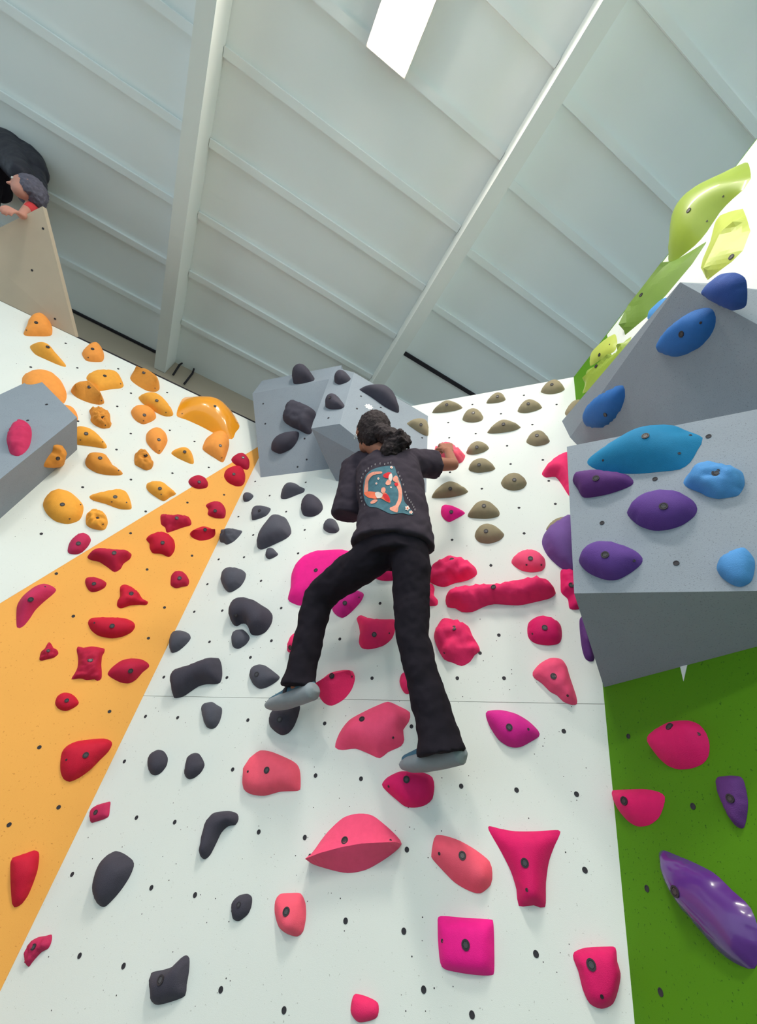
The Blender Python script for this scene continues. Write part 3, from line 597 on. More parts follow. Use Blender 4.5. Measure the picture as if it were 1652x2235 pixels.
hold(3, PM, 'black', 'lowest black hold with a raised horn on its right side', [(850, 1590), (855, 1545), (890, 1532), (930, 1525), (1000, 1500), (1045, 1450), (1080, 1430), (1102, 1450), (1100, 1530), (1085, 1620), (1075, 1690), (1000, 1725), (900, 1750), (865, 1730), (855, 1650)], [(915, 1590)], ridge=[(930, 1600), (1040, 1540)], group=GB)
# black holds on the centre volumes
hold(10, T1, 'black', 'black dome on the upper edge of the grey box volume', [(345, 225), (350, 150), (400, 90), (480, 48), (540, 70), (585, 150), (570, 195), (500, 215), (420, 232)], H=0.5, group=GV)
hold(10, FMID, 'black', 'upper small black hold on the narrow middle facet of the wedge volume', [(742, 205), (748, 150), (790, 110), (840, 98), (880, 150), (888, 180), (850, 215), (780, 235)], group=GV)
hold(10, FMID, 'black', 'lower small black hold on the narrow middle facet of the wedge volume', [(655, 405), (680, 345), (730, 308), (770, 300), (800, 330), (836, 405), (810, 440), (740, 448), (690, 440)], [(708, 345)], group=GV)
hold(10, FR, 'black', 'black crescent hold on the wedge volume, beside the white gear mark', [(968, 255), (1000, 238), (1130, 228), (1200, 250), (1255, 320), (1300, 430), (1298, 470), (1270, 472), (1180, 420), (1060, 320)], group=GV)
hold(10, F1, 'black', 'large angular black hold on the overhanging face of the grey box volume', [(300, 520), (320, 460), (350, 380), (380, 362), (430, 380), (510, 410), (570, 450), (590, 490), (560, 560), (550, 650), (510, 660), (440, 625), (380, 600), (320, 560)], kind='flat', rough=0.2, H=0.3, group=GV)
hold(10, F1, 'black', 'black leaf-shaped hold low on the overhanging face of the grey box volume', [(205, 790), (215, 740), (260, 680), (330, 645), (430, 625), (445, 660), (420, 730), (380, 780), (320, 815), (270, 828)], group=GV)
hold(10, FR, 'tan', 'tan hold at the right edge of the grey wedge volume, above the climber\'s shoulder', [(1370, 555), (1420, 525), (1490, 520), (1540, 550), (1552, 600), (1550, 672), (1500, 660), (1430, 610)], [(1490, 577)], group=GT)
# tan holds
hold(5, PM, 'tan', 'leftmost tan hold in the row under the ceiling, wide and flat', [(900, 265), (930, 235), (970, 210), (1010, 217), (1048, 240), (1020, 258), (960, 268)], [(971, 230)], group=GT)
hold(5, PM, 'tan', 'round tan hold between the two leftmost flat tan holds of the top', [(1047, 295), (1060, 265), (1095, 248), (1130, 258), (1148, 285), (1140, 308), (1100, 318), (1060, 310)], [(1100, 270)], group=GT)
hold(5, PM, 'tan', 'smallest tan hold, second from the left directly under the ceiling edge', [(1163, 220), (1180, 195), (1215, 171), (1245, 180), (1257, 205), (1230, 220), (1180, 224)], [(1218, 190)], group=GT)
hold(5, PM, 'tan', 'tan hold below left of the one in the wall\'s top right corner', [(1315, 260), (1330, 225), (1365, 205), (1400, 215), (1435, 240), (1400, 262), (1350, 272)], [(1368, 226)], group=GT)
hold(5, PM, 'tan', 'tan hold in the top right corner of the white wall', [(1428, 165), (1440, 135), (1480, 110), (1515, 118), (1544, 150), (1520, 172), (1470, 180)], [(1483, 132)], group=GT)
hold(5, PM, 'tan', 'wide winged tan hold in the middle of the tan cluster', [(1167, 360), (1200, 325), (1240, 304), (1285, 315), (1330, 335), (1300, 357), (1240, 368), (1190, 370)], [(1247, 325)], group=GT)
hold(5, PM, 'tan', 'rounded tan hold nearest the left tip of the dark grey volume', [(1358, 410), (1370, 375), (1410, 356), (1445, 368), (1472, 405), (1450, 425), (1400, 433)], [(1410, 380)], group=GT)
hold(5, PM, 'tan', 'tan hold right beside the coral hold the climber grips', [(1066, 465), (1080, 430), (1120, 408), (1160, 420), (1176, 440), (1150, 462), (1100, 475)], [(1117, 437)], group=GT)
hold(5, PM, 'tan', 'tan hold diagonally below the coral hold the climber grips', [(1078, 545), (1090, 510), (1140, 490), (1180, 505), (1207, 540), (1180, 556), (1120, 562)], [(1128, 523)], group=GT)
hold(5, PM, 'tan', 'round tan hold standing alone left of the pink hold at the pale volume', [(1234, 605), (1255, 575), (1300, 562), (1340, 578), (1360, 610), (1340, 640), (1295, 650), (1250, 635)], [(1300, 596)], group=GT)
hold(5, PM, 'tan', 'wide tan hold with pointed ends, right of the climber\'s ribs', [(898, 682), (930, 635), (985, 604), (1030, 615), (1075, 650), (1040, 672), (970, 685)], [(988, 640)], group=GT)
hold(5, PM, 'tan', 'tan dome right of the small magenta hold beside the climber', [(1075, 775), (1095, 725), (1140, 698), (1190, 708), (1225, 745), (1222, 775), (1160, 787)], [(1152, 723)], group=GT)
hold(5, PM, 'tan', 'lowest fully visible tan hold, a round one level with the climber\'s hem', [(1107, 870), (1120, 830), (1165, 810), (1215, 825), (1250, 860), (1230, 890), (1180, 908), (1130, 900)], [(1162, 846)], group=GT)
hold(5, PM, 'tan', 'tan hold half hidden behind the left tip of the dark grey volume', [(1545, 270), (1570, 222), (1615, 205), (1640, 230), (1620, 270), (1570, 290)], group=GT)
hold(5, PM, 'tan', 'tan hold half hidden behind the purple hold at the pale volume\'s left edge', [(1455, 840), (1480, 800), (1530, 778), (1570, 785), (1580, 820), (1500, 850)], group=GT)
# pink holds on the main wall
hand_hold = hold(5, PM, 'coral', 'knobbly coral hold gripped by the climber\'s right hand', [(893, 495), (915, 440), (960, 412), (1010, 415), (1030, 450), (1060, 465), (1045, 510), (1005, 520), (960, 505), (905, 502)], kind='flat', rough=0.25, H=0.45, group=GP)
hold(5, PM, 'magenta', 'small magenta wedge hold right of the climber\'s waist', [(943, 760), (948, 722), (975, 720), (1020, 735), (1060, 757), (1020, 785), (985, 802), (960, 790)], [(993, 753)], group=GP)
hold(6, PM, 'magenta', 'large magenta slab hold behind the climber\'s left thigh', [(187, 270), (200, 215), (205, 150), (235, 95), (300, 55), (380, 40), (450, 42), (520, 70), (480, 150), (400, 220), (320, 270), (260, 303), (210, 290)], [(316, 137)], kind='flat', H=0.2, group=GP)
hold(6, PM, 'cerise', 'pink hold showing between the climber\'s legs right under the hips', [(590, 160), (620, 125), (690, 120), (720, 150), (690, 180), (640, 187), (600, 178)], [(628, 137)], group=GP)
hold(6, PM, 'rose', 'lumpy pink hold beside the climber\'s right hip', [(830, 140), (870, 95), (940, 68), (1000, 75), (1050, 110), (1060, 150), (1020, 180), (960, 195), (910, 215), (870, 205), (835, 180)], [(945, 88)], rough=0.3, freq=20, group=GP)
hold(6, PM, 'pink', 'bright pink rounded hold above the right end of the long pink bar', [(1220, 100), (1235, 65), (1280, 42), (1330, 45), (1370, 75), (1377, 115), (1360, 140), (1310, 147), (1260, 135)], [(1308, 82), (1290, 112), (1358, 112)], group=GP)
hold(6, PM, 'rose', 'long horizontal pink bar hold with a rough grooved surface', [(915, 270), (925, 235), (970, 210), (1050, 200), (1130, 200), (1230, 180), (1310, 162), (1370, 172), (1410, 210), (1423, 235), (1400, 260), (1330, 280), (1250, 297), (1140, 290), (1090, 305), (1040, 330), (990, 330), (960, 310), (925, 305)], [(1137, 214)], ridge=[(960, 265), (1140, 250), (1380, 218)], rough=0.25, freq=35, H=0.33, group=GP)
hold(6, PM, 'cerise', 'ragged pink hold partly hidden by the lower left edge of the pale volume', [(1450, 135), (1505, 140), (1540, 200), (1550, 300), (1530, 318), (1490, 315), (1480, 270), (1450, 240), (1447, 190)], [(1497, 205)], rough=0.25, group=GP)
hold(6, PM, 'orchid', 'purplish pink leaf hold in the crook of the climber\'s left knee', [(390, 310), (410, 270), (460, 235), (510, 230), (538, 245), (525, 280), (480, 330), (440, 357), (405, 340)], [(450, 288), (515, 262)], group=GP)
hold(6, PM, 'rose', 'craggy pink hold peeping out right of the climber\'s right thigh', [(790, 205), (850, 195), (865, 220), (862, 250), (880, 275), (875, 300), (830, 302), (790, 290)], rough=0.3, group=GP)
hold(6, PM, 'rose', 'pink shield-shaped hold with a scooped top between the climber\'s legs', [(505, 360), (525, 345), (570, 362), (630, 365), (680, 365), (685, 400), (670, 450), (630, 485), (570, 502), (530, 498), (515, 470), (520, 430), (515, 395)], [(586, 434), (655, 428)], group=GP)
hold(6, PM, 'rose', 'crumpled rock-like pink hold right of the climber\'s right knee', [(862, 440), (880, 390), (910, 358), (970, 372), (1020, 395), (1040, 440), (1065, 480), (1075, 510), (1050, 530), (1030, 560), (990, 580), (950, 565), (910, 550), (880, 500)], [(955, 404), (910, 518)], kind='flat', rough=0.45, freq=18, H=0.34, group=GP)
hold(6, PM, 'cerise', 'round pink knob with a raised brow under the right end of the long bar', [(1293, 415), (1300, 375), (1340, 348), (1400, 352), (1445, 385), (1453, 440), (1440, 475), (1390, 485), (1330, 475), (1300, 450)], [(1374, 402), (1318, 430)], group=GP)
hold(6, PM, 'pink', 'bright pink ear-shaped hold near the right corner, tapering down to the right', [(1318, 610), (1350, 570), (1400, 543), (1450, 548), (1475, 580), (1490, 630), (1520, 720), (1523, 755), (1500, 760), (1460, 745), (1430, 715), (1400, 700), (1360, 660), (1325, 635)], [(1415, 627), (1480, 716)], rough=0.15, group=GP)
hold(6, PM, 'rose', 'pink hold mostly hidden behind the climber\'s left shin', [(180, 510), (190, 460), (215, 430), (260, 425), (320, 440), (346, 435), (340, 480), (300, 515), (220, 522)], [(198, 494)], group=GP)
hold(6, PM, 'rose', 'pink shell-shaped hold with a groove along its top, right of the climber\'s left shoe', [(308, 690), (320, 650), (370, 612), (440, 598), (485, 605), (497, 640), (480, 690), (440, 735), (380, 763), (340, 750), (315, 720)], [(390, 625), (482, 628)], ridge=[(318, 680), (400, 640), (488, 622)], kind='wedge', H=0.4, group=GP)
hold(6, PM, 'rose', 'pink hold just showing left of the climber\'s right shin', [(703, 650), (715, 615), (760, 600), (800, 640), (780, 690), (738, 710), (715, 690)], group=GP)
hold(6, PM, 'pink', 'largest bright pink hold, an angular slab between the climber\'s feet', [(405, 955), (425, 890), (470, 830), (540, 790), (600, 762), (650, 745), (700, 765), (752, 795), (745, 840), (720, 875), (725, 920), (710, 950), (650, 978), (612, 1006), (560, 985), (500, 962), (440, 968)], [(529, 825), (673, 910)], ridge=[(500, 870), (600, 900), (690, 840)], kind='jug', H=0.28, group=GP)
hold(6, PM, 'orchid', 'magenta-purple almond hold right of the climber\'s right shin', [(1102, 810), (1110, 788), (1170, 783), (1240, 800), (1300, 835), (1345, 880), (1348, 905), (1310, 930), (1260, 955), (1210, 953), (1160, 920), (1120, 860)], [(1210, 862), (1298, 872)], group=GP)
hold(0, PM, 'coral', 'coral pink hold with a wavy lower edge, left of the hold under the right shoe', [(527, 1700), (532, 1672), (552, 1648), (566, 1638), (592, 1641), (640, 1662), (654, 1680), (656, 1718), (650, 1726), (612, 1728), (575, 1737), (545, 1733), (530, 1722)], [(582, 1681), (541, 1684)], kind='flat', H=0.3, group=GP)
foot_hold = hold(4, PM, 'cerise', 'rounded pink hold the climber\'s right shoe stands on', [(538, 300), (560, 270), (610, 245), (650, 243), (720, 250), (755, 270), (763, 310), (755, 360), (730, 385), (690, 398), (640, 395), (600, 365), (555, 325)], [(643, 278), (567, 307)], group=GP)
hold(4, PM, 'pink', 'large pink lens-shaped hold with a sharp ridge and dark underside', [(206, 628), (235, 570), (290, 500), (360, 440), (430, 423), (490, 432), (550, 475), (600, 520), (623, 555), (590, 590), (530, 630), (460, 665), (380, 678), (290, 660)], [(378, 540), (228, 602), (575, 540)], ridge=[(214, 626), (290, 598), (380, 575), (470, 560), (616, 554)], kind='wedge', H=0.42, sharp=False, group=GP)
hold(4, PM, 'coral', 'coral pink faceted hold left of the T-shaped one', [(750, 600), (757, 550), (770, 518), (810, 520), (870, 540), (940, 580), (1000, 630), (1012, 680), (1005, 730), (960, 767), (910, 755), (850, 720), (800, 670), (755, 620)], [(883, 605), (784, 596)], kind='jug', ridge=[(800, 580), (890, 620), (970, 690)], H=0.32, group=GP)
hold(4, PM, 'cerise', 'T-shaped deep pink hold with two horns and a narrow stem', [(996, 495), (1000, 478), (1040, 488), (1110, 500), (1200, 500), (1295, 495), (1301, 515), (1280, 560), (1255, 630), (1242, 720), (1238, 826), (1190, 818), (1125, 820), (1115, 750), (1090, 670), (1050, 590)], [(1151, 636), (1160, 752)], ridge=[(1155, 545), (1165, 640), (1180, 790)], kind='jug', H=0.34, group=GP)
hold(4, PM, 'coral', 'small upright coral knob, left of the magenta square hold', [(78, 850), (80, 800), (100, 770), (150, 765), (190, 768), (210, 810), (212, 870), (200, 930), (175, 952), (130, 940), (95, 910)], [(127, 846)], kind='jug', ridge=[(150, 900)], H=0.5, group=GP)
hold(4, PM, 'magenta', 'magenta square pillow hold near the bottom', [(777, 900), (780, 868), (810, 864), (900, 872), (1000, 878), (1016, 892), (1020, 990), (1020, 1100), (1008, 1118), (950, 1118), (860, 1105), (795, 1082), (780, 990)], [(897, 988), (797, 971)], kind='flat', H=0.3, group=GP)
hold(4, PM, 'cerise', 'deep pink hold in the lower right corner of the white wall, beside the green wall', [(1360, 1050), (1362, 1020), (1410, 1000), (1500, 995), (1540, 1000), (1548, 1060), (1562, 1110), (1555, 1170), (1530, 1240), (1480, 1262), (1430, 1240), (1400, 1180), (1380, 1100)], [(1436, 1073), (1482, 1210)], kind='flat', H=0.4, group=GP)
hold(4, PM, 'rose', 'pink hold at the very bottom, only its top in the picture', [(408, 1230), (424, 1198), (480, 1212), (522, 1240), (515, 1300), (440, 1320), (405, 1280)], group=GP)
hold(8, PM, 'rose', 'pink horn-shaped hold sticking out left of the pale volume\'s upper corner', [(78, 540), (95, 500), (160, 430), (230, 390), (290, 375), (340, 500), (320, 720), (280, 700), (230, 620), (180, 560), (110, 565)], group=GP)
hold(8, PM, 'violet', 'big rounded purple hold sticking out left of the pale volume', [(80, 1075), (90, 1010), (140, 940), (220, 885), (300, 850), (370, 1000), (350, 1300), (290, 1295), (200, 1240), (120, 1160)], group=GU)
hold(8, PM, 'plum', 'slim purple hold under the left edge of the pale volume', [(365, 1700), (370, 1640), (410, 1630), (470, 1860), (478, 1955), (440, 1968), (405, 1940), (380, 1850)], group=GU)
# green wall
hold(9, PG, 'cerise', 'round deep pink hold with a curved crease on the green wall', [(493, 625), (510, 580), (560, 525), (640, 495), (740, 490), (810, 515), (855, 570), (874, 640), (865, 710), (830, 755), (760, 785), (670, 793), (600, 770), (540, 720), (500, 665)], [(626, 527), (805, 572)], ridge=[(540, 630), (680, 615), (780, 560)], kind='jug', H=0.3, group=GP)
hold(9, PG, 'cerise', 'half-moon pink hold poking over the edge between green and white walls', [(262, 940), (268, 922), (350, 915), (470, 912), (560, 930), (598, 960), (590, 1020), (560, 1090), (500, 1135), (430, 1143), (370, 1110), (310, 1040)], [(345, 985)], kind='jug', H=0.3, group=GP)
hold(9, PG, 'plum', 'purple hold on the green wall cut by the right picture edge', [(908, 870), (915, 840), (960, 833), (1015, 830), (1080, 850), (1110, 1000), (1080, 1150), (1015, 1130), (960, 1030), (925, 940)], [(1000, 970)], kind='flat', group=GU)
hold(9, PG, 'gloss_purple', 'long glossy purple hold low on the green wall', [(553, 1330), (560, 1300), (585, 1290), (650, 1315), (760, 1360), (890, 1425), (960, 1485), (1015, 1540), (1130, 1650), (1190, 1850), (1150, 2020), (1015, 1980), (900, 1890), (780, 1750), (680, 1620), (600, 1490)], [(660, 1545)], kind='dome', H=0.28, group=GU)
# holds on the right volumes
hold(8, FV2, 'plum', 'dark purple flat-topped hold in the upper left of the pale volume', [(310, 580), (340, 525), (440, 518), (600, 525), (720, 540), (775, 590), (765, 625), (690, 660), (560, 700), (400, 718), (350, 650)], [(490, 572)], group=GU)
hold(8, FV2, 'purple', 'purple oval hold in the middle of the pale volume', [(720, 820), (750, 765), (830, 700), (930, 665), (1040, 655), (1150, 685), (1230, 740), (1260, 800), (1240, 860), (1150, 930), (1040, 965), (930, 970), (820, 930), (750, 870)], [(1005, 785)], group=GU)
hold(8, FV2, 'purple', 'purple oval hold in the lower left of the pale volume', [(357, 1190), (390, 1120), (460, 1065), (560, 1045), (680, 1070), (790, 1120), (845, 1180), (830, 1230), (760, 1290), (660, 1345), (560, 1345), (450, 1300), (390, 1250)], [(560, 1155), (780, 1200)], group=GU)
hold(8, FV2, 'teal', 'long teal wing-shaped hold along the top edge of the pale volume', [(420, 430), (450, 390), (560, 310), (700, 240), (860, 180), (980, 155), (1080, 160), (1160, 195), (1300, 260), (1260, 360), (1210, 450), (1130, 505), (1000, 520), (800, 535), (620, 525), (500, 500), (430, 460)], [(867, 250), (545, 435), (1125, 382), (1210, 245)], kind='jug', H=0.3, group=GU)
hold(8, FV2, 'skyblue', 'light blue lumpy hold with a deep hole at the right of the pale volume', [(1145, 590), (1165, 540), (1220, 480), (1310, 445), (1400, 442), (1480, 465), (1540, 480), (1600, 520), (1620, 620), (1580, 700), (1530, 715), (1420, 728), (1330, 705), (1290, 680), (1180, 630)], [(1410, 530)], rough=0.3, freq=18, group=GU)
hold(8, FV2, 'skyblue', 'light blue hold at the lower right of the pale volume, cut by the picture edge', [(1410, 1260), (1430, 1190), (1480, 1150), (1540, 1120), (1620, 1100), (1700, 1200), (1680, 1350), (1600, 1400), (1530, 1385), (1450, 1330)], group=GU)
hold(7, FV1, 'blue', 'blue oval hold on the upper part of the dark tilted volume', [(1000, 1530), (1010, 1490), (1060, 1420), (1150, 1330), (1280, 1245), (1390, 1215), (1450, 1230), (1480, 1290), (1475, 1370), (1440, 1450), (1370, 1530), (1280, 1585), (1180, 1620), (1100, 1610), (1030, 1580)], [(1200, 1430), (1355, 1338)], kind='flat', H=0.25, group=GU)
hold(7, FV1, 'blue', 'blue leaf-shaped hold near the left tip of the dark tilted volume', [(415, 2050), (440, 1990), (500, 1930), (610, 1860), (720, 1810), (775, 1825), (795, 1890), (780, 1990), (730, 2090), (660, 2160), (580, 2200), (490, 2200), (430, 2150)], [(590, 2075)], kind='flat', H=0.25, group=GU)
hold(7, FV1, 'navy', 'dark blue dome on the top right edge of the dark tilted volume', [(1360, 1095), (1420, 1010), (1500, 950), (1580, 935), (1650, 940), (1720, 1000), (1720, 1200), (1610, 1240), (1560, 1215), (1430, 1145)], H=0.4, group=GU)
hold(7, PG, 'skyblue', 'sliver of a light blue hold behind the sloping upper edge of the dark volume', [(925, 1300), (945, 1240), (1010, 1180), (1075, 1130), (1120, 1180), (1080, 1260), (980, 1320)], H=0.2, group=GU)
# lime fibreglass holds at the top of the right wall
hold(7, PG, 'lime', 'biggest glossy lime hold at the top right, bulging above the wall edge', [(1070, 810), (1085, 720), (1105, 560), (1120, 470), (1160, 390), (1230, 310), (1320, 240), (1450, 170), (1600, 80), (1700, 50), (1760, 200), (1700, 270), (1600, 350), (1500, 450), (1400, 610), (1300, 720), (1110, 845)], [(1258, 437), (1405, 523), (1535, 325)], kind='jug', H=0.3, group=GL)
hold(7, PG, 'lime_dark', 'long olive green hold with a facet line, sloping below the biggest lime hold', [(725, 1330), (740, 1240), (790, 1180), (880, 1080), (990, 960), (1100, 850), (1250, 770), (1405, 678), (1400, 700), (1290, 870), (1180, 1000), (1080, 1120), (1000, 1200), (930, 1290), (745, 1435)], [(877, 1115)], ridge=[(745, 1400), (830, 1220), (960, 1060), (1100, 880)], kind='wedge', H=0.16, sharp=True, group=GL)
hold(7, PG, 'lime_pale', 'pale lime angular hold at the right picture edge above the dark blue dome', [(1355, 900), (1370, 830), (1430, 690), (1460, 560), (1490, 480), (1600, 440), (1700, 420), (1760, 600), (1700, 760), (1610, 850), (1500, 930), (1410, 1000)], [(1600, 810)], ridge=[(1440, 930), (1580, 640), (1680, 560)], kind='wedge', H=0.16, sharp=True, group=GL)
hold(7, PG, 'lime_pale', 'small pale lime hold at the top of the green corner strip', [(470, 1680), (475, 1590), (510, 1540), (590, 1470), (665, 1425), (688, 1480), (685, 1530), (665, 1570), (560, 1630)], [(543, 1595), (625, 1512)], H=0.15, group=GL)
hold(7, PG, 'lime', 'narrow lime hold along the left upper edge of the dark tilted volume', [(410, 1905), (430, 1840), (440, 1730), (500, 1690), (600, 1640), (700, 1570), (790, 1450), (800, 1470), (740, 1590), (620, 1730), (500, 1850)], [(517, 1685)], H=0.18, kind='wedge', ridge=[(450, 1800), (560, 1700), (740, 1530)], group=GL)
# ------------------------------------------------------------------ people
def capsule(bm, p0, p1, r0, r1, seg=14, rings=4):
    p0, p1 = np.asarray(p0, float), np.asarray(p1, float); t = p1 - p0; L = np.linalg.norm(t); t = t / max(L, 1e-9)
    a = nrm(np.cross(t, [0.31, 0.52, 0.79])); b = np.cross(t, a)
    prof = [(-r0 * math.cos(q), r0 * math.sin(q)) for q in np.linspace(0.15, math.pi / 2, rings)] + [(L + r1 * math.sin(q), r1 * math.cos(q)) for q in np.linspace(0, math.pi / 2 - 0.15, rings)]
    prev = None
    for h, r in prof:
        ring = [bm.verts.new(tuple(p0 + t * h + r * (a * math.cos(q) + b * math.sin(q)))) for q in [2 * math.pi * k / seg for k in range(seg)]]
        if prev: 
            for k in range(seg): bm.faces.new((prev[k], prev[(k + 1) % seg], ring[(k + 1) % seg], ring[k]))
        else: bm.faces.new(ring[::-1])
        prev = ring
    bm.faces.new(prev)
def chain(bm, pts, rs):
    for i in range(len(pts) - 1): capsule(bm, pts[i], pts[i + 1], rs[i], rs[i + 1])
def ellipsoid(bm, c, ax, ay, az, seg=18, rings=10):
    prev = None
    for i in range(rings + 1):
        th = 0.08 + (math.pi - 0.16) * i / rings
        ring = [bm.verts.new(tuple(c + az * math.cos(th) + math.sin(th) * (ax * math.cos(q) + ay * math.sin(q)))) for q in [2 * math.pi * k / seg for k in range(seg)]]
        if prev:
            for k in range(seg): bm.faces.new((prev[k], prev[(k + 1) % seg], ring[(k + 1) % seg], ring[k]))
        else: bm.faces.new(ring[::-1])
        prev = ring
    bm.faces.new(prev)
def loft(bm, rows, side, seg=24):
    """rows: (centre, half width along side, half depth across)"""
    prev = None; n = len(rows)
    for i, (c, rx, ry) in enumerate(rows):
        t = nrm(np.asarray(rows[min(i + 1, n - 1)][0]) - rows[max(i - 1, 0)][0])
        s = nrm(side - t * (side @ t)); d = np.cross(t, s)
        ring = [bm.verts.new(tuple(c + s * rx * math.cos(q) + d * ry * math.sin(q))) for q in [2 * math.pi * k / seg for k in range(seg)]]
        if prev:
            for k in range(seg): bm.faces.new((prev[k], prev[(k + 1) % seg], ring[(k + 1) % seg], ring[k]))
        else: bm.faces.new(ring[::-1])
        prev = ring
    bm.faces.new(prev)
FUSE = bpy.data.scenes.new('fuse')        # side scene used only while shapes are fused, removed below
def melt(name, bm, material, parent, voxel=0.008, smooth=4, crumple=0.0, freq=18):
    """fuse overlapping closed shapes into one continuous skin"""
    bmesh.ops.recalc_face_normals(bm, faces=bm.faces[:])
    me = bpy.data.meshes.new(name + '_raw'); off = np.array(parent.location)
    for v in bm.verts: v.co = Vector(np.array(v.co) - off)
    bm.to_mesh(me); bm.free()
    tmp = bpy.data.objects.new(name + '_raw', me); FUSE.collection.objects.link(tmp)
    r = tmp.modifiers.new('r', 'REMESH'); r.mode = 'VOXEL'; r.voxel_size = voxel
    s = tmp.modifiers.new('s', 'SMOOTH'); s.iterations = smooth; s.factor = 0.5
    with bpy.context.temp_override(scene=FUSE, view_layer=FUSE.view_layers[0]): dg = bpy.context.evaluated_depsgraph_get()
    out = bpy.data.meshes.new_from_object(tmp.evaluated_get(dg)); out.name = name
    bpy.data.objects.remove(tmp); bpy.data.meshes.remove(me)
    if crumple:
        nv = len(out.vertices); co = np.empty(nv * 3); no_ = np.empty(nv * 3)
        out.vertices.foreach_get('co', co); out.vertex_normals.foreach_get('vector', no_)
        co, no_ = co.reshape(-1, 3), no_.reshape(-1, 3)
        k = np.array([noise.noise(v * freq) + 0.5 * noise.noise(v * (freq * 2.3)) for v in map(Vector, co)])
        out.vertices.foreach_set('co', (co + no_ * (crumple * k)[:, None]).ravel()); out.update()
    for p in out.polygons: p.use_smooth = True
    return link(name, out, material, parent)

# ---- the climber: joints found from where they show and how far they stand off the wall
J = dict(toeR=M_(888, 1668, .105), heelR=M_(1000, 1640, .22), ankR=M_(972, 1612, .22), kneeR=M_(896, 1385, .33), hipR=M_(898, 1215, .42),
         hipL=M_(825, 1208, .43), kneeL=M_(692, 1300, .29), ankL=M_(655, 1488, .21), toeL=M_(592, 1538, .115), heelL=M_(682, 1506, .23),
         pel=M_(866, 1190, .44), waist=M_(866, 1120, .47), chest=M_(850, 1045, .50), neck=M_(840, 992, .53), head=M_(812, 948, .57),
         shR=M_(900, 1012, .45), elR=M_(988, 1014, .30), wrR=M_(978, 984, .215), haR=M_(968, 963, .18), shL=M_(783, 1016, .47), elL=M_(778, 1082, .38))
climber = bpy.data.objects.new('person', None); col.objects.link(climber)
climber.location = tuple((J['toeR'] + J['toeL']) / 2)
tag(climber, 'climber in black t-shirt and flared black trousers seen from behind, reaching up on the wall', 'person')
INW = -N_M                                    # towards the wall
bpy.context.view_layer.update()
tor_s = nrm(J['shR'] - J['shL'])
face = nrm(-0.62 * E_M + 0.62 * INW + 0.40 * UPZ)         # head turned to the left, looking up
h_up = nrm(UPZ * 0.95 - INW * 0.25 - face * (face @ (UPZ * 0.95 - INW * 0.25))); h_sd = np.cross(face, h_up)
bm = bmesh.new()
hc = J['head']
ellipsoid(bm, hc, h_sd * 0.072, face * 0.092, h_up * 0.112)                        # skull
ellipsoid(bm, hc + face * 0.030 - h_up * 0.055, h_sd * 0.055, face * 0.066, h_up * 0.062)   # jaw
capsule(bm, hc + face * 0.088 + h_up * 0.005, hc + face * 0.108 - h_up * 0.028, 0.007, 0.012)   # nose
capsule(bm, hc + face * 0.086 - h_up * 0.058 - h_sd * 0.018, hc + face * 0.086 - h_up * 0.058 + h_sd * 0.018, 0.009, 0.009)   # lips
for s in (-1, 1):
    ec = hc + h_sd * s * 0.088 - face * 0.004 - h_up * 0.010
    ellipsoid(bm, ec, face * 0.020, h_sd * 0.010, h_up * 0.033, 12, 6)                # ears
    capsule(bm, hc + face * 0.082 + h_sd * s * 0.032 + h_up * 0.022, hc + face * 0.084 + h_sd * s * 0.020 + h_up * 0.024, 0.008, 0.008)   # brow
chain(bm, [hc - h_up * 0.07 - face * 0.02, J['neck'], J['chest']], [0.055, 0.056, 0.09])
loft(bm, [(J['pel'], .14, .10), (J['waist'], .12, .09), (J['chest'], .15, .10), (J['neck'] * .45 + J['chest'] * .55, .15, .08), (J['neck'], .06, .06)], tor_s)
chain(bm, [J['shR'], J['elR'], J['wrR']], [.052, .036, .026])
liftL = J['elL'] + INW * 0.17 + E_M * 0.06 + UPZ * 0.14
chain(bm, [J['shL'], J['elL'], liftL], [.052, .042, .029])
chain(bm, [J['hipR'], J['kneeR'], J['ankR'], J['toeR'] * .5 + J['heelR'] * .5], [.07, .055, .036, .018]); chain(bm, [J['hipL'], J['kneeL'], J['ankL'], J['toeL'] * .5 + J['heelL'] * .5], [.07, .055, .036, .018])
# hands: palm, four fingers curling over the hold, thumb against its side
def hand(bm, wrist, palm_dir, across, curl, k=1.0, side=1):
    pd, ac, cu = nrm(palm_dir), nrm(across), nrm(curl)
    kn = wrist + pd * 0.085 * k
    for i in range(4): capsule(bm, wrist + ac * (i - 1.5) * 0.012 * k, kn + ac * (i - 1.5) * 0.0195 * k, 0.014 * k, 0.0115 * k, 10, 3)
    for i, ln in enumerate((0.90, 1.0, 0.95, 0.75)):
        b0 = kn + ac * (i - 1.5) * 0.0205 * k
        b1 = b0 + (pd * 0.75 + cu * 0.55) * 0.042 * ln * k
        b2 = b1 + (pd * 0.10 + cu * 0.95) * 0.028 * ln * k
        b3 = b2 + (-pd * 0.45 + cu * 0.80) * 0.022 * ln * k
        chain(bm, [b0, b1, b2, b3], [0.0105 * k, 0.0095 * k, 0.0088 * k, 0.0078 * k])
    th0 = wrist + pd * 0.025 * k - ac * side * 0.024 * k
    th1 = th0 + (pd * 0.5 - ac * side * 0.75 + cu * 0.2) * 0.036 * k
    th2 = th1 + (pd * 0.7 - ac * side * 0.1 + cu * 0.6) * 0.030 * k
    chain(bm, [th0, th1, th2], [0.013 * k, 0.011 * k, 0.009 * k])
hand(bm, J['wrR'], J['haR'] - J['wrR'] + UPZ * 0.02, E_M + 0.15 * INW, INW * 0.9 - UPZ * 0.15 - E_M * .25, 1.15, 1)
hand(bm, liftL, UPZ + 0.3 * INW, E_M, INW * 0.9, 1.0, -1)
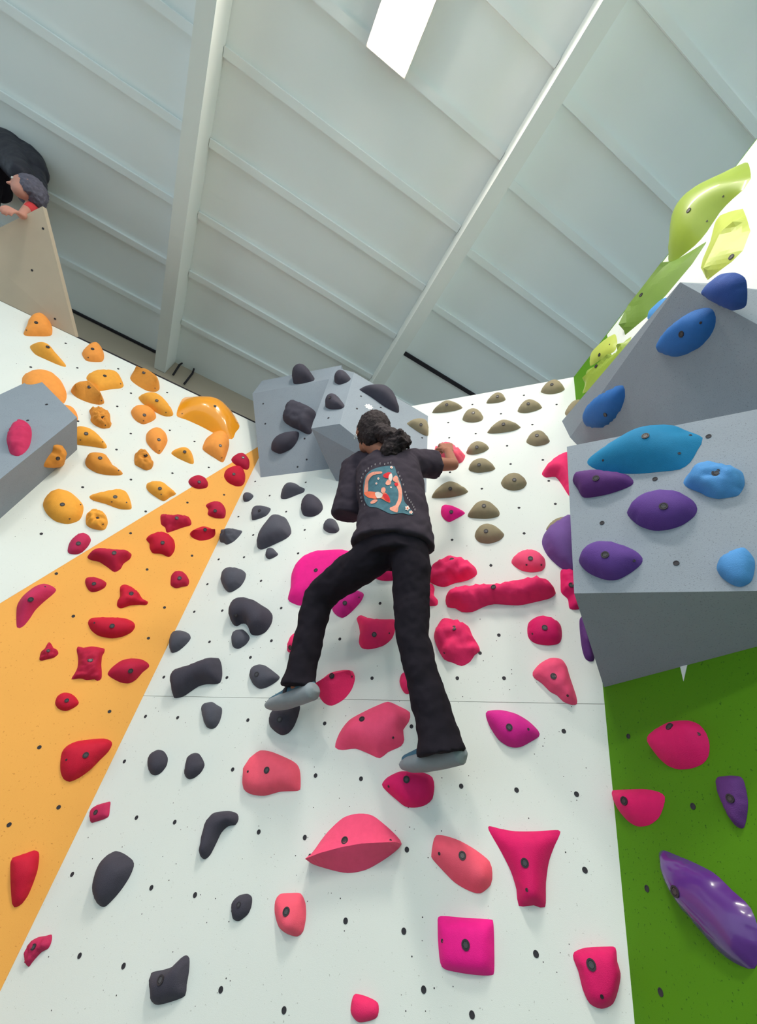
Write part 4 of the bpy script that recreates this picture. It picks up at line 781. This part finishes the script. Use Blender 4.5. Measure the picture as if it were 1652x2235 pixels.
body = melt('body', bm, 'skin', climber, 0.006, 3)
for s in (-1, 1):
    b2_ = bmesh.new(); ellipsoid(b2_, hc + face * 0.083 + h_sd * s * 0.030 + h_up * 0.008, face * 0.009, h_sd * 0.012, h_up * 0.009, 10, 6)
    melt('eye', b2_, 'eye_white', climber, 0.003, 1)
# hair: close cap plus a big curly bun at the back, low on the right
bm = bmesh.new()
ellipsoid(bm, hc - face * 0.016 + h_up * 0.020, h_sd * 0.098, face * 0.106, h_up * 0.118)
ellipsoid(bm, hc - face * 0.055 - h_up * 0.035, h_sd * 0.078, face * 0.065, h_up * 0.08)
hair = melt('hair', bm, 'hair', climber, 0.007, 2, 0.006, 75)
bm = bmesh.new()
bun = M_(866, 962, .60)
for k in range(26):
    a, c = random.uniform(0, 6.28), random.uniform(-1, 1); s = math.sqrt(1 - c * c)
    d = np.array([s * math.cos(a), s * math.sin(a), c]); capsule(bm, bun + d * 0.044, bun + d * 0.060, 0.026, 0.020, 8, 3)
capsule(bm, bun, hc - face * 0.09 - h_up * 0.02, 0.055, 0.05)
capsule(bm, bun, M_(852, 986, .58), 0.058, 0.056)
bunm = melt('hair_bun', bm, 'hair', climber, 0.007, 2, 0.008, 70)
sl = -1 if (h_sd @ E_M) > 0 else 1
ear = hc - face * 0.002 - h_up * 0.048
side_cam = nrm(np.cross(face, h_up)); side_cam = side_cam if side_cam @ (EYE - hc) > 0 else -side_cam
tube('earring', 'silver', climber, [np.array(ear + side_cam * 0.098 + face * 0.014 * math.cos(q) + h_up * 0.014 * math.sin(q)) - np.array(climber.location) for q in np.linspace(0, 6.28, 14)], 0.0022, 6)
# t-shirt
bm = bmesh.new()
loft(bm, [(M_(854, 1194, .43), .200, .150), (M_(858, 1160, .44), .186, .140), (M_(858, 1110, .46), .172, .125), (M_(850, 1060, .48), .178, .125), (M_(845, 1025, .49), .178, .115), (M_(842, 1004, .50), .150, .095), (M_(842, 992, .515), .085, .075)], tor_s)
capsule(bm, J['shR'], J['shL'], .072, .075)
capsule(bm, M_(912, 1190, .40), M_(930, 1204, .38), 0.03, 0.02)
sR, eR = J['shR'] * 1.1 - J['elR'] * .1, J['shR'] * .46 + J['elR'] * .54
loft(bm, [(sR, .085, .080), (sR * .5 + eR * .5, .082, .080), (eR, .084, .080)], UPZ)
sL = J['shL']; eL = M_(757, 1128, .39)
loft(bm, [(M_(800, 1004, .47), .072, .072), (M_(776, 1022, .46), .086, .08), (sL * .4 + eL * .6, .090, .082), (eL, .086, .078)], E_M)
shirt = melt('t_shirt', bm, 'shirt_black', climber, 0.009, 4, 0.008, 15)
# trousers, flared at the hem
bm = bmesh.new()
loft(bm, [(M_(862, 1150, .44), .135, .105), (M_(862, 1190, .435), .152, .115), (M_(862, 1220, .43), .145, .11)], tor_s)
def leg(bm, pts): loft(bm, [(p, a, b) for p, a, b in pts], E_M)
leg(bm, [(M_(893, 1195, .42), .088, .10), (M_(898, 1240, .40), .087, .098), (M_(898, 1310, .36), .080, .085), (M_(900, 1385, .33), .068, .072), (M_(922, 1480, .28), .066, .07), (M_(948, 1570, .24), .072, .076), (M_(958, 1610, .225), .078, .085), (M_(964, 1645, .215), .092, .096)])
leg(bm, [(M_(835, 1195, .43), .095, .10), (M_(790, 1232, .40), .092, .095), (M_(738, 1268, .345), .084, .085), (M_(700, 1298, .30), .078, .078)])
leg(bm, [(M_(735, 1272, .34), .070, .075), (M_(695, 1305, .295), .078, .078), (M_(681, 1360, .265), .069, .072), (M_(668, 1420, .24), .066, .068), (M_(656, 1468, .22), .070, .072), (M_(650, 1500, .21), .080, .082)])
trousers = melt('trousers', bm, 'trouser_black', climber, 0.009, 4, 0.007, 17)
# climbing shoes: grey rubber sole, blue upper, dark strap
def shoe(toe, heel, ank):
    f = nrm(toe - heel); sd = nrm(np.cross(f, UPZ)); up = np.cross(sd, f)
    L = np.linalg.norm(toe - heel)
    root = bmesh.new()
    loft(root, [(heel - f * 0.022 + up * .004, .024, .020), (heel - f * 0.004 - up * .004, .040, .038), (heel + f * L * .3 - up * .008, .042, .034), (heel + f * L * .65 - up * .008, .050, .030), (heel + f * L * .92 - up * .004, .042, .026), (toe + f * .026, .020, .014)], sd)
    so = melt('shoe_sole', root, 'sole_grey', climber, 0.006, 3)
    so['label'] = 'grey rubber sole and rand of the climbing shoe'
    u = bmesh.new()
    capsule(u, heel + f * .02 + up * .016, heel + f * L * .55 + up * .020, .030, .038); capsule(u, heel + f * L * .5 + up * .014, toe + up * .012, .036, .022); capsule(u, heel + f * .025 + up * .02, ank, .028, .034)
    melt('shoe_upper', u, 'shoe_blue', climber, 0.007, 2)
    st = bmesh.new(); c = heel + f * L * .52 + up * .018
    loft(st, [(c - f * .012, .041, .039), (c + f * .012, .039, .037)], sd)
    melt('shoe_strap', st, 'shoe_dark', climber, 0.005, 1)
shoe(J['toeR'], J['heelR'], J['ankR']); shoe(J['toeL'], J['heelL'], J['ankL'])
# print on the back of the shirt: a pond-blue drop with orange fish and blossoms, ringed by faint lettering
def wrap_tree(o):
    bm = bmesh.new(); bm.from_mesh(o.data); bm.transform(Matrix.Translation(climber.location)); t = BVHTree.FromBMesh(bm); bm.free(); return t
tree = wrap_tree(shirt)
def on_shirt(x, y, lift):
    r = Vector(ray(x, y)).normalized(); loc, nn, i, dd = tree.ray_cast(Vector(EYE), r)
    if loc is None: return None
    return np.array(loc + nn * lift) - np.array(climber.location)
def patch(name, material, poly, lift, step=5.0, zk=11, sm=True):
    P = np.array(zx(zk, poly)); R = smooth_poly(P, step) if sm else P
    lo, hi = R.min(0), R.max(0)
    g = np.array([(x, y) for x in np.arange(lo[0], hi[0], step) for y in np.arange(lo[1], hi[1], step)]); g = g[inside(R, g)] if len(g) else g
    if len(g): g = g[dseg(g, R, np.roll(R, -1, 0)) > step * .4]
    pts = np.vstack([R, g]) if len(g) else R
    res = delaunay_2d_cdt([Vector(p - lo) for p in pts], [], [list(range(len(R)))], 1, 1e-5)
    vs = [on_shirt(*(np.array(v) + lo), lift) for v in res[0]]
    fs = [list(f) for f in res[2] if all(vs[i] is not None for i in f)]
    vs = [v if v is not None else np.zeros(3) for v in vs]
    o = link(name, mesh_from(name, vs, fs, True), material, shirt); return o
patch('print_pond', 'print_teal', [(520, 910), (545, 820), (600, 765), (680, 735), (770, 722), (830, 730), (850, 790), (890, 880), (910, 990), (930, 1080), (975, 1140), (1015, 1200), (990, 1215), (900, 1195), (800, 1205), (720, 1170), (650, 1140), (580, 1130), (545, 1090), (522, 1010)], .0022)
patch('print_bank', 'print_peach', [(530, 990), (545, 850), (600, 790), (700, 780), (705, 800), (620, 815), (575, 870), (568, 980)], .0034)
patch('print_bank', 'print_peach', [(850, 830), (885, 900), (905, 980), (900, 1070), (870, 1140), (860, 1190), (790, 1165), (790, 1140), (840, 1120), (868, 1050), (870, 980), (840, 900)], .0034)
patch('print_fish', 'print_orange', [(530, 1000), (560, 980), (640, 985), (690, 1010), (740, 990), (775, 1030), (790, 1090), (760, 1085), (700, 1050), (640, 1055), (570, 1040)], .0042)
patch('print_fin', 'print_white', [(640, 1000), (670, 985), (715, 1005), (705, 1040), (660, 1050)], .0050)
patch('print_fin', 'print_red', [(715, 1015), (755, 1005), (785, 1050), (782, 1085), (740, 1065)], .0050)
patch('print_fin', 'print_peach', [(595, 1085), (630, 1060), (665, 1065), (640, 1095), (600, 1105)], .0042)
patch('print_fin', 'print_peach', [(700, 985), (705, 945), (735, 940), (745, 970), (725, 1000)], .0042)
patch('print_fish', 'print_red', [(720, 815), (760, 790), (800, 795), (805, 830), (770, 850), (730, 840)], .0042)
patch('print_fin', 'print_white', [(775, 820), (800, 800), (812, 840), (800, 880), (770, 860)], .0050)
patch('print_fin', 'print_peach', [(740, 900), (765, 860), (800, 870), (790, 910), (760, 920)], .0042)
patch('print_fin', 'print_peach', [(815, 850), (845, 822), (868, 850), (860, 890), (825, 880)], .0046)
patch('print_fin', 'print_red', [(828, 900), (860, 895), (868, 920), (840, 928)], .0050)
for fx, fy, fr in ((955, 1150, 26), (990, 1190, 20), (672, 852, 14), (652, 902, 12), (800, 742, 16), (795, 940, 10)):
    patch('print_blossom', 'print_white', [(fx + fr * (1.0 if k % 2 == 0 else .66) * math.cos(k * .628), fy + fr * (1.0 if k % 2 == 0 else .66) * math.sin(k * .628)) for k in range(10)], .0050, 3)
    patch('print_blossom_heart', 'print_orange', [(fx + fr * .3 * math.cos(k * 1.05), fy + fr * .3 * math.sin(k * 1.05)) for k in range(6)], .0058, 2)
for lx, ly in ((500, 1040), (492, 1000), (490, 960), (492, 920), (498, 880), (506, 840), (520, 805), (545, 772), (572, 748), (605, 727), (640, 708), (690, 700), (735, 705), (768, 695), (795, 690), (868, 790), (885, 825), (903, 860), (920, 910), (938, 985), (950, 1015), (962, 1045), (980, 1065), (995, 1085), (1010, 1110), (1022, 1135), (1035, 1160), (535, 1110), (508, 1075)):
    patch('print_letter_mark', 'print_letter', [(lx - 7, ly - 9), (lx + 6, ly - 9), (lx + 6, ly - 5), (lx - 2, ly - 3), (lx + 5, ly + 8), (lx - 7, ly + 8)], .0022, 4, sm=False)

# ---- the other person, leaning over the top of the beige board at the left edge
PH = Plane((P1 + P0) / 2, N_M * 0 + (-B_L))
def Q_(x, y, d): return Plane(P1 + B_L * 0.12, -B_L).hit(x, y, d)
other = bpy.data.objects.new('person', None); col.objects.link(other)
base = Q_(20, 440, -0.25); other.location = tuple(base)
tag(other, 'person in a dark jacket with a red cuff leaning over the beige board', 'person')
bpy.context.view_layer.update()
oh = Q_(58, 412, 0.06)
of = nrm(-E_L * 0.75 - B_L * 0.15 - UPZ * 0.55); ou = nrm(UPZ - of * (of @ UPZ)); os_ = np.cross(of, ou)
bm = bmesh.new()
ellipsoid(bm, oh, os_ * .074, of * .092, ou * .112); ellipsoid(bm, oh + of * .03 - ou * .055, os_ * .055, of * .066, ou * .062)
capsule(bm, oh + of * .088, oh + of * .108 - ou * .028, .008, .012)
capsule(bm, oh + of * .086 - ou * .058 - os_ * .018, oh + of * .086 - ou * .058 + os_ * .018, .008, .008)
for s in (-1, 1): ellipsoid(bm, oh + os_ * s * .076 - ou * .01, of * .02, os_ * .01, ou * .033, 12, 6)
o_neck = Q_(48, 375, -0.06); o_ch = Q_(25, 335, -0.18); o_pel = Q_(-30, 400, -0.42)
chain(bm, [oh - ou * .05 - of * .04, o_neck, o_ch], [.055, .055, .10]); chain(bm, [o_ch, o_pel], [.13, .14])
wr = Q_(48, 470, 0.02); o_sh = Q_(70, 378, -0.06); o_el = Q_(84, 428, -0.05)
chain(bm, [o_sh, o_el, wr], [.05, .04, .028])
hand(bm, wr, -B_L * .4 - UPZ * .6 - E_L * .1, E_L, -UPZ * .7 + B_L * .4, 1.0, 1)
o_wr2 = Q_(-40, 485, 0.02); o_sh2 = Q_(-50, 375, -0.2); chain(bm, [o_sh2, Q_(-60, 440, -.1), o_wr2], [.05, .04, .028]); hand(bm, o_wr2, -B_L * .4 - UPZ * .6, E_L, -UPZ * .7 + B_L * .4, 1.0, -1)
for s in (-1, 1): chain(bm, [o_pel + E_L * .1 * s, o_pel + E_L * .14 * s - B_L * .30 - UPZ * .05, o_pel + E_L * .14 * s + B_L * .05 - UPZ * .16], [.085, .065, .05])
melt('body', bm, 'skin_pale', other, .007, 3)
for s in (-1, 1):
    b2_ = bmesh.new(); ellipsoid(b2_, oh + of * .083 + os_ * s * .03 + ou * .008, of * .009, os_ * .012, ou * .009, 10, 6); melt('eye', b2_, 'eye_white', other, .003, 1)
bm = bmesh.new(); ellipsoid(bm, oh - of * .03 + ou * .01, os_ * .096, of * .104, ou * .12); ellipsoid(bm, oh - of * .055 - ou * .05, os_ * .085, of * .07, ou * .09); ellipsoid(bm, oh - os_ * .045 - of * .02 - ou * .04, os_ * .05, of * .07, ou * .08); ellipsoid(bm, oh + os_ * .045 - of * .02 - ou * .04, os_ * .05, of * .07, ou * .08)
melt('hair', bm, 'grey_hair', other, .008, 2, .008, 50)
bm = bmesh.new()
chain(bm, [Q_(72, 372, -.06), Q_(50, 325, -.10), Q_(10, 320, -.2), Q_(-40, 370, -.35)], [.115, .14, .18, .18])
chain(bm, [Q_(74, 380, -.06), Q_(84, 418, -.06)], [.085, .062]); capsule(bm, Q_(46, 380, .0), Q_(20, 330, -.1), .09, .16); chain(bm, [o_sh2, Q_(-60, 440, -.1)], [.08, .06])
melt('jacket', bm, 'jacket_dark', other, .012, 4, .006, 14)
bm = bmesh.new(); chain(bm, [Q_(82, 428, -.05), Q_(80, 446, -.03), Q_(62, 458, .0)], [.05, .045, .038])
melt('red_sleeve', bm, 'red_cloth', other, .008, 3)
bm = bmesh.new()
for s in (-1, 1): chain(bm, [o_pel + E_L * .1 * s, o_pel + E_L * .14 * s - B_L * .30 - UPZ * .05, o_pel + E_L * .14 * s + B_L * .05 - UPZ * .16], [.10, .078, .06])
melt('trousers', bm, 'trouser_black', other, .012, 3)
bpy.data.scenes.remove(FUSE)
